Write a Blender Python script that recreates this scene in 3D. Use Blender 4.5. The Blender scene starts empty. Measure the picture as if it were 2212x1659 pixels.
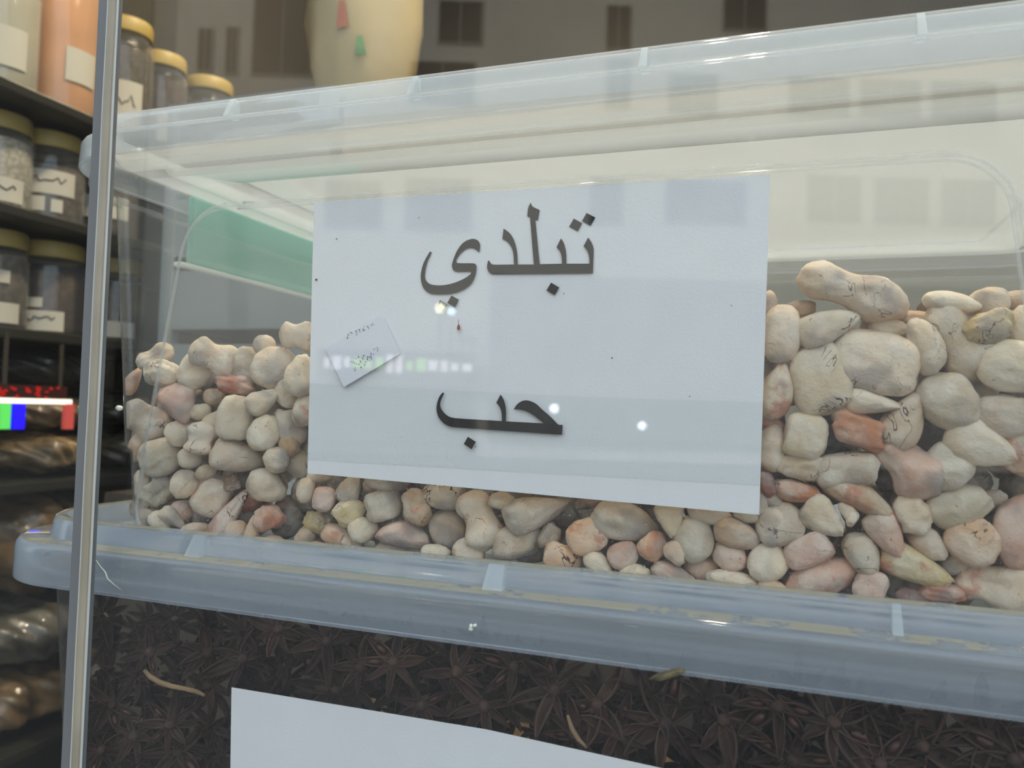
import bpy, bmesh, math, random
import numpy as np
from mathutils import Vector, Matrix

random.seed(7)
rng = np.random.default_rng(11)
S = bpy.context.scene
COL = S.collection

# ------------------------------------------------------------------ camera
W, H, FPX = 2212.0, 1659.0, 1661.0
YAW, PITCH, ROLL = (math.radians(a) for a in (19.0127, 1.9858, 1.7157))
CAM = np.array([0.0, -0.31615, 1.25])
_cy, _sy = math.cos(YAW), math.sin(YAW)
FWD = np.array([-_sy * math.cos(PITCH), _cy * math.cos(PITCH), math.sin(PITCH)])
_r0 = np.array([_cy, _sy, 0.0]); _u0 = np.cross(_r0, FWD)
RGT = math.cos(ROLL) * _r0 + math.sin(ROLL) * _u0
UPV = -math.sin(ROLL) * _r0 + math.cos(ROLL) * _u0
cd = bpy.data.cameras.new('camera'); cam = bpy.data.objects.new('camera', cd); COL.objects.link(cam)
cd.sensor_fit = 'HORIZONTAL'; cd.sensor_width = 36.0; cd.lens = 36.0 * FPX / W
cd.clip_start = 0.005; cd.clip_end = 200
cd.dof.use_dof = True; cd.dof.focus_distance = 0.352; cd.dof.aperture_fstop = 11.5
M = Matrix.Identity(4)
for i in range(3):
    M[i][0], M[i][1], M[i][2], M[i][3] = RGT[i], UPV[i], -FWD[i], CAM[i]
cam.matrix_world = M
S.camera = cam

# ------------------------------------------------------------------ world, sun, lamps, exposure
S.view_settings.view_transform = 'Standard'; S.view_settings.look = 'None'
S.view_settings.gamma = 1.0; S.view_settings.use_curve_mapping = False
S.view_settings.exposure = 0.0
S.cycles.transparent_max_bounces = 40
S.cycles.max_bounces = 12
S.cycles.diffuse_bounces = 5
S.cycles.sample_clamp_indirect = 6.0
world = bpy.data.worlds.new('sky'); S.world = world; world.use_nodes = True
bg = world.node_tree.nodes['Background']
bg.inputs[0].default_value = (0.74, 0.86, 1.0, 1); bg.inputs[1].default_value = 2.15
def light(kind, name, loc, energy, color, size=0.1, aim=None):
    l = bpy.data.lights.new(name, kind); o = bpy.data.objects.new(name, l); COL.objects.link(o)
    l.energy = energy; l.color = color; o.location = loc
    if kind == 'AREA': l.shape = 'DISK'; l.size = size
    elif kind == 'SUN': l.angle = math.radians(1.0)
    else: l.shadow_soft_size = size
    if aim is not None:
        o.rotation_euler = (Vector(aim) - Vector(loc)).to_track_quat('-Z', 'Y').to_euler()
    return o
light('SUN', 'sun', (0, 5, 30), 4.9, (1.0, 0.95, 0.88), aim=(3, -4, 22.5))
WARM = (1.0, 0.83, 0.58)
for x, y, e, aim in ((-0.12, 0.10, 8.0, (-0.10, 0.10, 0)), (0.62, 0.45, 8.0, (0.55, 0.45, 0)), (-0.05, 0.46, 15.0, (-0.95, 0.45, 1.1)), (-0.50, 1.25, 7.0, (-0.85, 1.25, 0))):
    light('AREA', 'ceiling_spot_light', (x, y, 2.70), e, WARM, 0.035, aim)

# ------------------------------------------------------------------ helpers
def ray(px, py):
    return FWD + (px - W / 2) / FPX * RGT - (py - H / 2) / FPX * UPV
def on_y(px, py, Y):
    d = ray(px, py); return CAM + d * ((Y - CAM[1]) / d[1])
def on_x(px, py, X):
    d = ray(px, py); return CAM + d * ((X - CAM[0]) / d[0])
def link(o, parent=None):
    COL.objects.link(o)
    if parent is not None:
        o.parent = parent
    return o
def tag(o, label, cat, group=None):
    o['label'] = label; o['category'] = cat
    if group: o['group'] = group
    return o
def structure(o):
    o['kind'] = 'structure'; return o
def empty(name, loc=(0, 0, 0), rz=0):
    o = bpy.data.objects.new(name, None); o.empty_display_size = 0.02
    o.location = loc; o.rotation_euler = (0, 0, rz); return link(o)
def mesh_obj(name, verts, faces, mat, parent=None, smooth=False):
    me = bpy.data.meshes.new(name); me.from_pydata([tuple(map(float, v)) for v in verts], [], faces); me.update()
    me.materials.append(mat)
    if smooth: me.polygons.foreach_set('use_smooth', [True] * len(me.polygons))
    return link(bpy.data.objects.new(name, me), parent)
def bm_obj(name, bm, mat, parent=None, smooth=False):
    me = bpy.data.meshes.new(name); bm.to_mesh(me); bm.free(); me.materials.append(mat)
    if smooth: me.polygons.foreach_set('use_smooth', [True] * len(me.polygons))
    return link(bpy.data.objects.new(name, me), parent)
def box_bm(bm, lo, hi, bevel=0.0):
    r = bmesh.ops.create_cube(bm, size=1.0)
    vs = r['verts']
    for v in vs:
        v.co = Vector([(lo[i] + hi[i]) / 2 + v.co[i] * (hi[i] - lo[i]) for i in range(3)])
    if bevel:
        es = list({e for v in vs for e in v.link_edges})
        bmesh.ops.bevel(bm, geom=es, offset=bevel, segments=2, affect='EDGES', profile=0.5)
    return bm
def box(name, lo, hi, mat, parent=None, bevel=0.0):
    return bm_obj(name, box_bm(bmesh.new(), lo, hi, bevel), mat, parent)
def lathe(name, prof, mat, parent=None, seg=40, smooth=True, loc=None):
    vs, fs = [], []
    n = len(prof)
    for k in range(seg):
        a = 2 * math.pi * k / seg
        for r, z in prof: vs.append((r * math.cos(a), r * math.sin(a), z))
    for k in range(seg):
        k2 = (k + 1) % seg
        for j in range(n - 1):
            fs.append((k * n + j, k2 * n + j, k2 * n + j + 1, k * n + j + 1))
    if prof[0][0] > 1e-5: fs.append([k * n for k in range(seg)][::-1])
    if prof[-1][0] > 1e-5: fs.append([k * n + n - 1 for k in range(seg)])
    o = mesh_obj(name, vs, fs, mat, parent)
    if smooth:
        me = o.data
        me.polygons.foreach_set('use_smooth', [True] * len(me.polygons))
        me.set_sharp_from_angle(angle=math.radians(50))
    if loc: o.location = loc
    return o
def tube(name, pts, radii, mat, parent=None, seg=10):
    vs, fs = [], []
    n = len(pts); P = [Vector(p) for p in pts]
    for i in range(n):
        t = (P[min(i + 1, n - 1)] - P[max(i - 1, 0)]).normalized()
        a = t.orthogonal().normalized() if i == 0 else (a - t * a.dot(t)).normalized()
        b = t.cross(a)
        for k in range(seg):
            q = 2 * math.pi * k / seg
            vs.append(P[i] + (a * math.cos(q) + b * math.sin(q)) * radii[i])
    for i in range(n - 1):
        for k in range(seg):
            k2 = (k + 1) % seg
            fs.append((i * seg + k, i * seg + k2, (i + 1) * seg + k2, (i + 1) * seg + k))
    fs.append(list(range(seg))[::-1]); fs.append([(n - 1) * seg + k for k in range(seg)])
    return mesh_obj(name, vs, fs, mat, parent, smooth=True)
def lin(c):
    return tuple(((v / 255.0) / 12.92 if v / 255.0 <= 0.04045 else ((v / 255.0 + 0.055) / 1.055) ** 2.4) for v in c)

# ------------------------------------------------------------------ materials
class NT:
    def __init__(s, name):
        s.m = bpy.data.materials.new(name); s.m.use_nodes = True
        s.t = s.m.node_tree; s.t.nodes.clear(); s.out = s.n('ShaderNodeOutputMaterial')
    def n(s, kind, **kw):
        nd = s.t.nodes.new(kind)
        for k, v in kw.items():
            if k.startswith('i_'):
                key = k[2:]; key = int(key) if key.isdigit() else key.replace('_', ' ')
                s.set(nd, key, v)
            else: setattr(nd, k, v)
        return nd
    def set(s, nd, key, v):
        sock = nd.inputs[key]
        if hasattr(v, 'outputs'): s.t.links.new(v.outputs[0], sock)
        elif isinstance(v, bpy.types.NodeSocket): s.t.links.new(v, sock)
        elif isinstance(v, tuple) and len(v) == 3 and sock.type == 'RGBA': sock.default_value = (*v, 1)
        else: sock.default_value = v
    def math(s, op, a, b=None, clamp=False):
        nd = s.n('ShaderNodeMath', operation=op, use_clamp=clamp); s.set(nd, 0, a)
        if b is not None: s.set(nd, 1, b)
        return nd
    def mix(s, fac, a, b):
        nd = s.n('ShaderNodeMix', data_type='RGBA'); s.set(nd, 0, fac); s.set(nd, 6, a); s.set(nd, 7, b); return nd.outputs[2]
    def ramp(s, fac, lo, hi):
        nd = s.n('ShaderNodeMapRange', interpolation_type='SMOOTHSTEP'); s.set(nd, 0, fac); s.set(nd, 1, lo); s.set(nd, 2, hi); return nd.outputs[0]
    def noise(s, scale, detail=3.0, vec=None, rough=0.5, dist=0.0):
        nd = s.n('ShaderNodeTexNoise'); nd.inputs['Scale'].default_value = scale; nd.inputs['Detail'].default_value = detail
        nd.inputs['Roughness'].default_value = rough; nd.inputs['Distortion'].default_value = dist
        if vec is not None: s.set(nd, 'Vector', vec)
        return nd.outputs[0]
    def schlick(s, f0=0.04):
        lw = s.n('ShaderNodeLayerWeight'); lw.inputs['Blend'].default_value = 0.5
        p = s.math('POWER', lw.outputs['Facing'], 5.0)
        return s.math('ADD', s.math('MULTIPLY', p, 1.0 - f0), f0), lw.outputs['Facing']
    def end(s, sh):
        s.t.links.new(sh.outputs[0] if hasattr(sh, 'outputs') else sh, s.out.inputs['Surface']); return s.m

def plain(name, rgb, rough=0.6, metal=0.0, coat=0.0, bump=0.0, bscale=60.0, var=0.0, vscale=8.0, emit=None, estr=0.0):
    n = NT(name); p = n.n('ShaderNodeBsdfPrincipled')
    c = lin(rgb); p.inputs['Base Color'].default_value = (*c, 1)
    p.inputs['Roughness'].default_value = rough; p.inputs['Metallic'].default_value = metal
    p.inputs['Coat Weight'].default_value = coat; p.inputs['Coat Roughness'].default_value = 0.08
    tc = n.n('ShaderNodeTexCoord')
    if var:
        f = n.noise(vscale, 4.0, tc.outputs['Object'])
        n.set(p, 'Base Color', n.mix(n.ramp(f, 0.3, 0.7), tuple(x * (1 - var) for x in c), tuple(min(1, x * (1 + var)) for x in c)))
    if bump:
        b = n.n('ShaderNodeBump'); b.inputs['Strength'].default_value = bump; b.inputs['Distance'].default_value = 0.002
        n.set(b, 'Height', n.noise(bscale, 4.0, tc.outputs['Object'])); n.set(p, 'Normal', b)
    if emit:
        p.inputs['Emission Color'].default_value = (*lin(emit), 1); p.inputs['Emission Strength'].default_value = estr
    return n.end(p)

def sheet_plastic(name, haze, color=(0.86, 0.90, 0.93), gloss_rough=0.08, dust=0.0, top_dust=None, f0=0.045, trans=0.5, tint=(1, 1, 1)):
    """thin translucent polypropylene: clear, milky scatter that thickens at grazing view, glossy reflection"""
    n = NT(name)
    fres, facing = n.schlick(f0)
    cosv = n.math('MAXIMUM', n.math('SUBTRACT', 1.0, facing), 0.06)
    hz = n.math('SUBTRACT', 1.0, n.math('POWER', 1.0 - haze, n.math('DIVIDE', 1.0, cosv)))
    tc = n.n('ShaderNodeTexCoord')
    if dust:
        d = n.ramp(n.noise(1300.0, 1.0, tc.outputs['Object'], 0.6), 0.64, 0.72)
        lg = n.ramp(n.noise(16.0, 4.0, tc.outputs['Object'], 0.6), 0.38, 0.62)
        zz = n.n('ShaderNodeSeparateXYZ'); n.set(zz, 0, tc.outputs['Object'])
        low = n.ramp(zz.outputs[2], 1.262, 1.19)
        hz = n.math('ADD', hz, n.math('MULTIPLY', n.math('MULTIPLY', d, lg), n.math('MULTIPLY', low, dust)), clamp=True)
    col = color
    if top_dust:
        g = n.n('ShaderNodeNewGeometry'); sx = n.n('ShaderNodeSeparateXYZ'); n.set(sx, 0, g.outputs['Normal'])
        upf = n.ramp(n.math('ABSOLUTE', sx.outputs[2]), 0.75, 0.97)
        ns = n.ramp(n.noise(60.0, 5.0, tc.outputs['Object'], 0.65), 0.3, 0.5)
        zz2 = n.n('ShaderNodeSeparateXYZ'); n.set(zz2, 0, tc.outputs['Object'])
        upf = n.math('MULTIPLY', upf, n.ramp(zz2.outputs[2], 1.1762, 1.1768))
        k = n.math('MULTIPLY', upf, n.math('MULTIPLY', ns, 0.85))
        hz = n.math('MAXIMUM', hz, k)
        col = n.mix(k, color, top_dust)
    df = n.n('ShaderNodeBsdfDiffuse'); n.set(df, 'Color', col)
    tl = n.n('ShaderNodeBsdfTranslucent'); n.set(tl, 'Color', col)
    ml = n.n('ShaderNodeMixShader'); ml.inputs[0].default_value = trans; n.set(ml, 1, df); n.set(ml, 2, tl)
    tr = n.n('ShaderNodeBsdfTransparent'); tr.inputs[0].default_value = (*tint, 1)
    mx = n.n('ShaderNodeMixShader'); n.set(mx, 0, hz); n.set(mx, 1, tr); n.set(mx, 2, ml)
    gl = n.n('ShaderNodeBsdfGlossy'); gl.inputs['Roughness'].default_value = gloss_rough
    m2 = n.n('ShaderNodeMixShader'); n.set(m2, 0, fres); n.set(m2, 1, mx); n.set(m2, 2, gl)
    return n.end(m2)

def glass_mat(name, f0=0.04, tint=(0.985, 0.995, 0.99)):
    n = NT(name); fres, _ = n.schlick(f0)
    tr = n.n('ShaderNodeBsdfTransparent'); tr.inputs[0].default_value = (*tint, 1)
    gl = n.n('ShaderNodeBsdfGlossy'); gl.inputs['Roughness'].default_value = 0.0
    m = n.n('ShaderNodeMixShader'); n.set(m, 0, fres); n.set(m, 1, tr); n.set(m, 2, gl)
    return n.end(m)

def seed_mat():
    n = NT('baobab_pulp'); p = n.n('ShaderNodeBsdfPrincipled'); p.inputs['Roughness'].default_value = 0.92
    p.inputs['Specular IOR Level'].default_value = 0.15
    oi = n.n('ShaderNodeObjectInfo'); tc = n.n('ShaderNodeTexCoord')
    off = n.n('ShaderNodeVectorMath', operation='SCALE'); n.set(off, 0, (3.1, 7.7, 5.3)); n.set(off, 'Scale', oi.outputs['Random'])
    ve = n.n('ShaderNodeVectorMath', operation='ADD'); n.set(ve, 0, tc.outputs['Object']); n.set(ve, 1, off)
    v = ve.outputs[0]
    base = oi.outputs['Color']
    # powder variation
    c1 = n.mix(n.ramp(n.noise(90, 4, v), 0.35, 0.65), base, n.mix(0.5, base, (0.80, 0.73, 0.63)))
    # flush of pinkish orange pulp
    fl = n.n('ShaderNodeAttribute', attribute_type='OBJECT', attribute_name='flush')
    k = n.math('MULTIPLY', n.ramp(n.noise(70, 3, v, 0.55, 0.6), 0.52, 0.68), fl.outputs['Fac'])
    c2 = n.mix(k, c1, (0.52, 0.20, 0.12))
    # soft grey bruise
    c3 = n.mix(n.math('MULTIPLY', n.ramp(n.noise(48, 2, v), 0.53, 0.68), 0.60), c2, (0.25, 0.22, 0.215))
    # brown fibre lines
    vn = n.n('ShaderNodeAttribute', attribute_type='OBJECT', attribute_name='vein')
    e = n.math('ABSOLUTE', n.math('SUBTRACT', n.noise(64, 3.2, v, 0.6, 1.0), 0.5))
    line = n.math('SUBTRACT', 1.0, n.ramp(e, 0.0015, 0.0105))
    msk = n.ramp(n.noise(46, 2, v), 0.54, 0.64)
    kv = n.math('MULTIPLY', n.math('MULTIPLY', line, msk), vn.outputs['Fac'])
    c4 = n.mix(kv, c3, (0.13, 0.060, 0.040))
    # tiny specks
    sp = n.math('MULTIPLY', n.ramp(n.noise(330, 2, v), 0.71, 0.77), 0.6)
    c5 = n.mix(sp, c4, (0.12, 0.07, 0.05))
    n.set(p, 'Base Color', c5)
    b = n.n('ShaderNodeBump'); b.inputs['Strength'].default_value = 0.75; b.inputs['Distance'].default_value = 0.0016
    n.set(b, 'Height', n.math('SUBTRACT', n.noise(210, 5, v, 0.6), n.math('MULTIPLY', kv, 0.8))); n.set(p, 'Normal', b)
    return n.end(p)

def anise_mat():
    n = NT('anise_husk'); p = n.n('ShaderNodeBsdfPrincipled'); p.inputs['Roughness'].default_value = 0.75
    tc = n.n('ShaderNodeTexCoord'); oi = n.n('ShaderNodeObjectInfo')
    off = n.n('ShaderNodeVectorMath', operation='SCALE'); n.set(off, 0, (2.1, 4.7, 1.3)); n.set(off, 'Scale', oi.outputs['Random'])
    ve = n.n('ShaderNodeVectorMath', operation='ADD'); n.set(ve, 0, tc.outputs['Object']); n.set(ve, 1, off)
    f = n.ramp(n.noise(160, 5, ve.outputs[0], 0.65), 0.3, 0.72)
    c = n.mix(f, (0.014, 0.009, 0.008), (0.080, 0.040, 0.028))
    n.set(p, 'Base Color', n.mix(0.5, c, oi.outputs['Color']))
    b = n.n('ShaderNodeBump'); b.inputs['Strength'].default_value = 0.6; b.inputs['Distance'].default_value = 0.001
    n.set(b, 'Height', n.noise(420, 4, ve.outputs[0])); n.set(p, 'Normal', b)
    return n.end(p)

def paper_mat(name, rgb):
    n = NT(name); p = n.n('ShaderNodeBsdfPrincipled'); p.inputs['Roughness'].default_value = 0.85
    p.inputs['Specular IOR Level'].default_value = 0.2
    tc = n.n('ShaderNodeTexCoord'); c = lin(rgb)
    f = n.ramp(n.noise(30, 6, tc.outputs['Object'], 0.7), 0.3, 0.75)
    n.set(p, 'Base Color', n.mix(f, tuple(x * 0.965 for x in c), c))
    b = n.n('ShaderNodeBump'); b.inputs['Strength'].default_value = 0.08; b.inputs['Distance'].default_value = 0.001
    n.set(b, 'Height', n.noise(900, 3, tc.outputs['Object'])); n.set(p, 'Normal', b)
    return n.end(p)

def bag_mat(name, a, b_, scale=55):
    n = NT(name); p = n.n('ShaderNodeBsdfPrincipled'); p.inputs['Roughness'].default_value = 0.6
    tc = n.n('ShaderNodeTexCoord'); v = tc.outputs['Object']
    vo = n.n('ShaderNodeTexVoronoi'); vo.inputs['Scale'].default_value = scale; n.set(vo, 'Vector', v)
    c = n.mix(n.ramp(vo.outputs['Distance'], 0.1, 0.75), lin(b_), lin(a))
    c = n.mix(n.ramp(n.noise(7, 3, v), 0.4, 0.65), c, tuple(x * 0.45 for x in lin(a)))
    n.set(p, 'Base Color', c)
    p.inputs['Coat Weight'].default_value = 1.0; p.inputs['Coat Roughness'].default_value = 0.12
    bp = n.n('ShaderNodeBump'); bp.inputs['Strength'].default_value = 1.0; bp.inputs['Distance'].default_value = 0.012
    n.set(bp, 'Height', n.noise(16, 4, v, 0.55, 1.5)); n.set(p, 'Coat Normal', bp)
    return n.end(p)

MAT = {}
MAT['pane'] = glass_mat('window_glass', 0.038)
MAT['wall_plastic'] = sheet_plastic('bin_wall_plastic', 0.030, dust=0.45, f0=0.035, tint=(0.98, 0.99, 0.99))
MAT['wall_plastic_low'] = sheet_plastic('lower_bin_plastic', 0.016, f0=0.03)
MAT['lid_plastic'] = sheet_plastic('lid_plastic', 0.17, (0.84, 0.91, 0.97), gloss_rough=0.045, f0=0.05)
MAT['lid_plastic_low'] = sheet_plastic('lower_lid_plastic', 0.19, (0.74, 0.84, 0.97), gloss_rough=0.06, top_dust=lin((206, 194, 160)), f0=0.05)
MAT['rib'] = sheet_plastic('rib_plastic', 0.3, (0.86, 0.92, 0.93))
MAT['moulding'] = sheet_plastic('moulded_rib_plastic', 0.13, (0.86, 0.92, 0.93), f0=0.05)
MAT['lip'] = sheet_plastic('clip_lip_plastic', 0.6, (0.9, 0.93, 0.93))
MAT['teal'] = sheet_plastic('teal_handle_plastic', 0.42, lin((140, 222, 205)), gloss_rough=0.2)
MAT['pulp'] = seed_mat()
MAT['anise'] = anise_mat()
MAT['anise_seed'] = plain('anise_seed_shell', (70, 40, 28), 0.3)
MAT['paper'] = paper_mat('white_paper', (232, 232, 234))
MAT['sticker'] = paper_mat('sticker_paper', (226, 226, 232))
MAT['ink'] = plain('black_ink', (26, 26, 26), 0.5)
MAT['faded_ink'] = plain('faded_ink', (120, 120, 126), 0.7)
MAT['red_stain'] = plain('red_stain', (120, 30, 22), 0.6)
MAT['twig'] = plain('dry_stalk', (150, 122, 92), 0.8, bump=0.4, bscale=300, var=0.25, vscale=60)
MAT['fleck'] = plain('white_fleck', (232, 232, 220), 0.8, bump=0.5, bscale=400)
MAT['husk'] = plain('dry_husk', (98, 88, 62), 0.8, bump=0.6, bscale=300, var=0.5, vscale=140)
MAT['steel'] = plain('brushed_edge', (112, 114, 114), 0.5, var=0.06, vscale=20)
MAT['sealant'] = plain('sealant', (158, 148, 128), 0.45, bump=0.2, bscale=50, var=0.12, vscale=25)
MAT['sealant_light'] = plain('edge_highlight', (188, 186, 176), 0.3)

# ------------------------------------------------------------------ the room
m_wall = plain('shop_wall_paint', (72, 68, 60), 0.8, var=0.12, vscale=3)
m_floor = plain('shop_floor_tile', (120, 112, 100), 0.5, var=0.1)
m_ceil = plain('shop_ceiling_paint', (205, 202, 195), 0.9)
XL, XR, YB, ZC = -1.20, 1.60, 1.95, 2.9
structure(box('floor', (XL, -0.10, -0.06), (XR, YB, 0.0), m_floor))
structure(box('ceiling', (XL - 0.1, -0.10, ZC), (XR + 0.1, YB + 0.1, ZC + 0.1), m_ceil))
structure(box('wall_back', (XL - 0.1, YB, 0), (XR + 0.1, YB + 0.1, ZC), m_wall))
structure(box('wall_left', (XL - 0.1, -0.10, 0), (XL, YB, ZC), m_wall))
structure(box('wall_right', (XR, -0.10, 0), (XR + 0.1, YB, ZC), m_wall))
structure(box('wall_front', (XL - 0.1, -0.10, 0), (XR + 0.1, -0.03, 0.55), m_wall))
structure(box('wall_front_top', (XL - 0.1, -0.10, 2.5), (XR + 0.1, -0.03, ZC), m_wall))
YG = -0.052
pxx = lambda px: on_y(px, 864, YG)[0]
X0, X1, X2, X3, X4 = (float(pxx(v)) for v in (175, 195.5, 198, 214, 221))
structure(box('window_1', (X4 - 0.002, YG, 0.55), (XR, YG + 0.008, 2.5), MAT['pane']))
structure(box('window_2', (XL, YG, 0.55), (X0 + 0.001, YG + 0.008, 2.5), MAT['pane']))
# vertical joint between the two panes: grey glass edge, bead of sealant, bright arrises
post = structure(box('trim_1', (X0, YG - 0.001, 0.55), (X4 - 0.0015, YG + 0.002, 2.5), MAT['steel']))
def bead(name, x0, x1, y, mat, bulge):
    vs, fs = [], []
    for i, z in enumerate(np.linspace(0.55, 2.5, 90)):
        for k in range(9):
            a = k / 8 * math.pi
            vs.append(((x0 + x1) / 2 - math.cos(a) * (x1 - x0) / 2, y - math.sin(a) * bulge * (1 + 0.15 * math.sin(i * 1.7)), z))
    for i in range(89):
        for k in range(8):
            fs.append((i * 9 + k, i * 9 + k + 1, i * 9 + 10 + k, i * 9 + 9 + k))
    return mesh_obj(name, vs, fs, mat, post, smooth=True)
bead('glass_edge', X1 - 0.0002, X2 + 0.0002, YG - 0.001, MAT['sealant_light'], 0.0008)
bead('sealant_bead', X2, X3, YG - 0.001, MAT['sealant'], 0.0012)
bead('sealant_bead', X3 - 0.0001, X4 - 0.0014, YG - 0.001, MAT['sealant'], 0.0006)
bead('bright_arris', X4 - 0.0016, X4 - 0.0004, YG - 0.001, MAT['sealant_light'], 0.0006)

# ------------------------------------------------------------------ the street the glass reflects
FD = 20.0
fu = np.array([_cy, -_sy, 0.0]); fn = np.array([-_sy, -_cy, 0.0]); FC = CAM + fn * FD; FC[2] = 0
def fac_obj(px0, px1, py0, py1, d0, d1, bm=None):
    """box on the facade from the place where it shows up in the pane"""
    k = FD / FPX
    u0, u1 = (px0 - W / 2) * k, (px1 - W / 2) * k
    z1, z0 = 1.25 + (900 - py0) * k, 1.25 + (900 - py1) * k
    z0 = max(z0, 0.0)
    bm = bm or bmesh.new()
    r = bmesh.ops.create_cube(bm, size=1.0)
    for v in r['verts']:
        u = u0 if v.co.x < 0 else u1; d = d0 if v.co.y < 0 else d1; z = z0 if v.co.z < 0 else z1
        v.co = Vector(FC + fu * u + fn * d + np.array([0, 0, z]))
    return bm
m_fac = plain('street_house_plaster', (205, 198, 184), 0.9, var=0.06, vscale=0.4)
m_dark = plain('street_dark_stone', (52, 50, 48), 0.9)
m_wfr = plain('street_window_frame', (150, 148, 142), 0.6)
m_win = plain('street_window_glass', (26, 34, 48), 0.2)
m_road = plain('street_asphalt', (66, 65, 65), 0.9, var=0.15, vscale=0.7)
structure(box('ground', (-45, -45, -0.16), (45, -0.10, -0.06), m_road))
bld = bm_obj('street_building', fac_obj(262, 3000, -260, 1010, 0.0, 6.0), m_fac)
tag(bld, 'pale sunlit building across the street mirrored in the window glass', 'building')
WIN = [(660, 790, 395, 505), (838, 990, 385, 505), (1250, 1328, 372, 480), (1420, 1602, 372, 472), (1735, 1860, 352, 462), (1885, 2010, 352, 462), (2035, 2160, 352, 462),
       (1420, 1535, 130, 225), (1690, 1830, 130, 222), (1850, 1990, 130, 222), (2010, 2160, 130, 222), (1280, 1340, 100, 220),
       (362, 398, 60, 160), (425, 455, 55, 165), (484, 622, -60, 165), (900, 1002, -20, 80), (1278, 1336, -20, 82), (1540, 1640, -60, 30), (840, 990, 120, 220),
       (2300, 2450, 352, 462), (2300, 2450, 130, 222)]
for a, b, c, d in WIN:
    f = bm_obj('window', fac_obj(a, b, c, d, -0.05, 0.02), m_wfr, bld)
    k = 5
    mid = (a + b) / 2
    for p0, p1 in ((a + k, mid - 2), (mid + 2, b - k)):
        bm_obj('pane', fac_obj(p0, p1, c + k, d - k, -0.07, -0.03), m_win, f)
bm_obj('shopfront', fac_obj(1040, 2600, 600, 960, -0.25, 0.02), plain('shopfront_grey', (128, 126, 124), 0.7), bld)
bm_obj('shopfront', fac_obj(300, 1000, 850, 985, -0.25, 0.02), plain('shopfront_dark', (110, 108, 106), 0.7), bld)
dk = bm_obj('street_building', fac_obj(-900, 250, -700, 1010, -1.0, 5.0), m_dark)
tag(dk, 'dark stone building across the street mirrored beside the glass joint', 'building')
# lit shop sign with pale and green characters, and street lights
sign = bm_obj('shop_sign', fac_obj(668, 1010, 778, 842, -0.45, -0.30), plain('sign_board', (120, 118, 118), 0.6))
tag(sign, 'lit sign board over a shop across the street, mirrored on the paper sign', 'sign')
m_sw = plain('sign_white_glow', (240, 235, 240), 0.5, emit=(245, 238, 245), estr=3.2)
m_sg = plain('sign_green_glow', (170, 220, 130), 0.5, emit=(190, 235, 140), estr=2.8)
rs = random.Random(3)
x = 684
while x < 996:
    w = rs.uniform(8, 22); gcol = 745 < x - 0 < 812 or 856 < x < 895
    h0 = 792 + rs.uniform(0, 10); h1 = 822 - rs.uniform(0, 6)
    if 815 < x < 850: h0, h1, w = 786, 826, 14
    bm_obj('sign_character', fac_obj(x, x + w, h0, h1, -0.52, -0.45), m_sg if gcol else m_sw, sign)
    x += w + rs.uniform(4, 9)
m_l1 = plain('street_light_warm', (255, 255, 230), 0.5, emit=(255, 255, 225), estr=16.0)
m_l2 = plain('street_light_cool', (200, 225, 255), 0.5, emit=(195, 222, 255), estr=13.0)
m_l3 = plain('street_light_white', (240, 240, 255), 0.5, emit=(240, 240, 255), estr=14.0)
m_pole = plain('street_pole_paint', (90, 90, 92), 0.5)
def street_lamp(px, py, rpx, mat, label):
    k = FD / FPX; c = FC + fu * ((px - W / 2) * k) + fn * -0.7; z = 1.25 + (900 - py) * k
    root = empty('street_lamp', (c[0], c[1], -0.06)); tag(root, label, 'lamp')
    lathe('pole', [(0.03, 0), (0.025, z)], m_pole, root, 10)
    r = rpx * k
    lathe('lamp_globe', [(0.001, z - 0.0), (r * .7, z + r * .3), (r, z + r), (r * .7, z + r * 1.7), (0.001, z + 2 * r)], mat, root, 16)
street_lamp(933, 690, 11, m_l1, 'warm white globe street lamp mirrored under the last letter of the first word')
street_lamp(957, 695, 9, m_l2, 'cool blue globe street lamp mirrored beside the warm white one')
street_lamp(1183, 898, 10, m_l3, 'low white globe lamp mirrored on the last word of the sign')
street_lamp(1372, 928, 9, m_l3, 'low white globe lamp mirrored on the empty lower half of the paper')

# ------------------------------------------------------------------ bins
def rrect(x0, x1, y0, y1, r, nf=1, ne=1, nb=1, nc=8):
    """rounded rectangle, counter-clockwise from the front edge; returns points, outward normals"""
    P, N = [], []
    def seg(a, b, n, nr):
        for i in range(n):
            t = i / n; P.append((a[0] + (b[0] - a[0]) * t, a[1] + (b[1] - a[1]) * t)); N.append(nr)
    def arc(cx, cy, a0):
        for i in range(nc):
            a = a0 + (math.pi / 2) * i / nc
            P.append((cx + r * math.cos(a), cy + r * math.sin(a))); N.append((math.cos(a), math.sin(a)))
    seg((x0 + r, y0), (x1 - r, y0), nf, (0, -1)); arc(x1 - r, y0 + r, -math.pi / 2)
    seg((x1, y0 + r), (x1, y1 - r), ne, (1, 0)); arc(x1 - r, y1 - r, 0)
    seg((x1 - r, y1), (x0 + r, y1), nb, (0, 1)); arc(x0 + r, y1 - r, math.pi / 2)
    seg((x0, y1 - r), (x0, y0 + r), ne, (-1, 0)); arc(x0 + r, y0 + r, math.pi)
    return P, N
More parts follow.
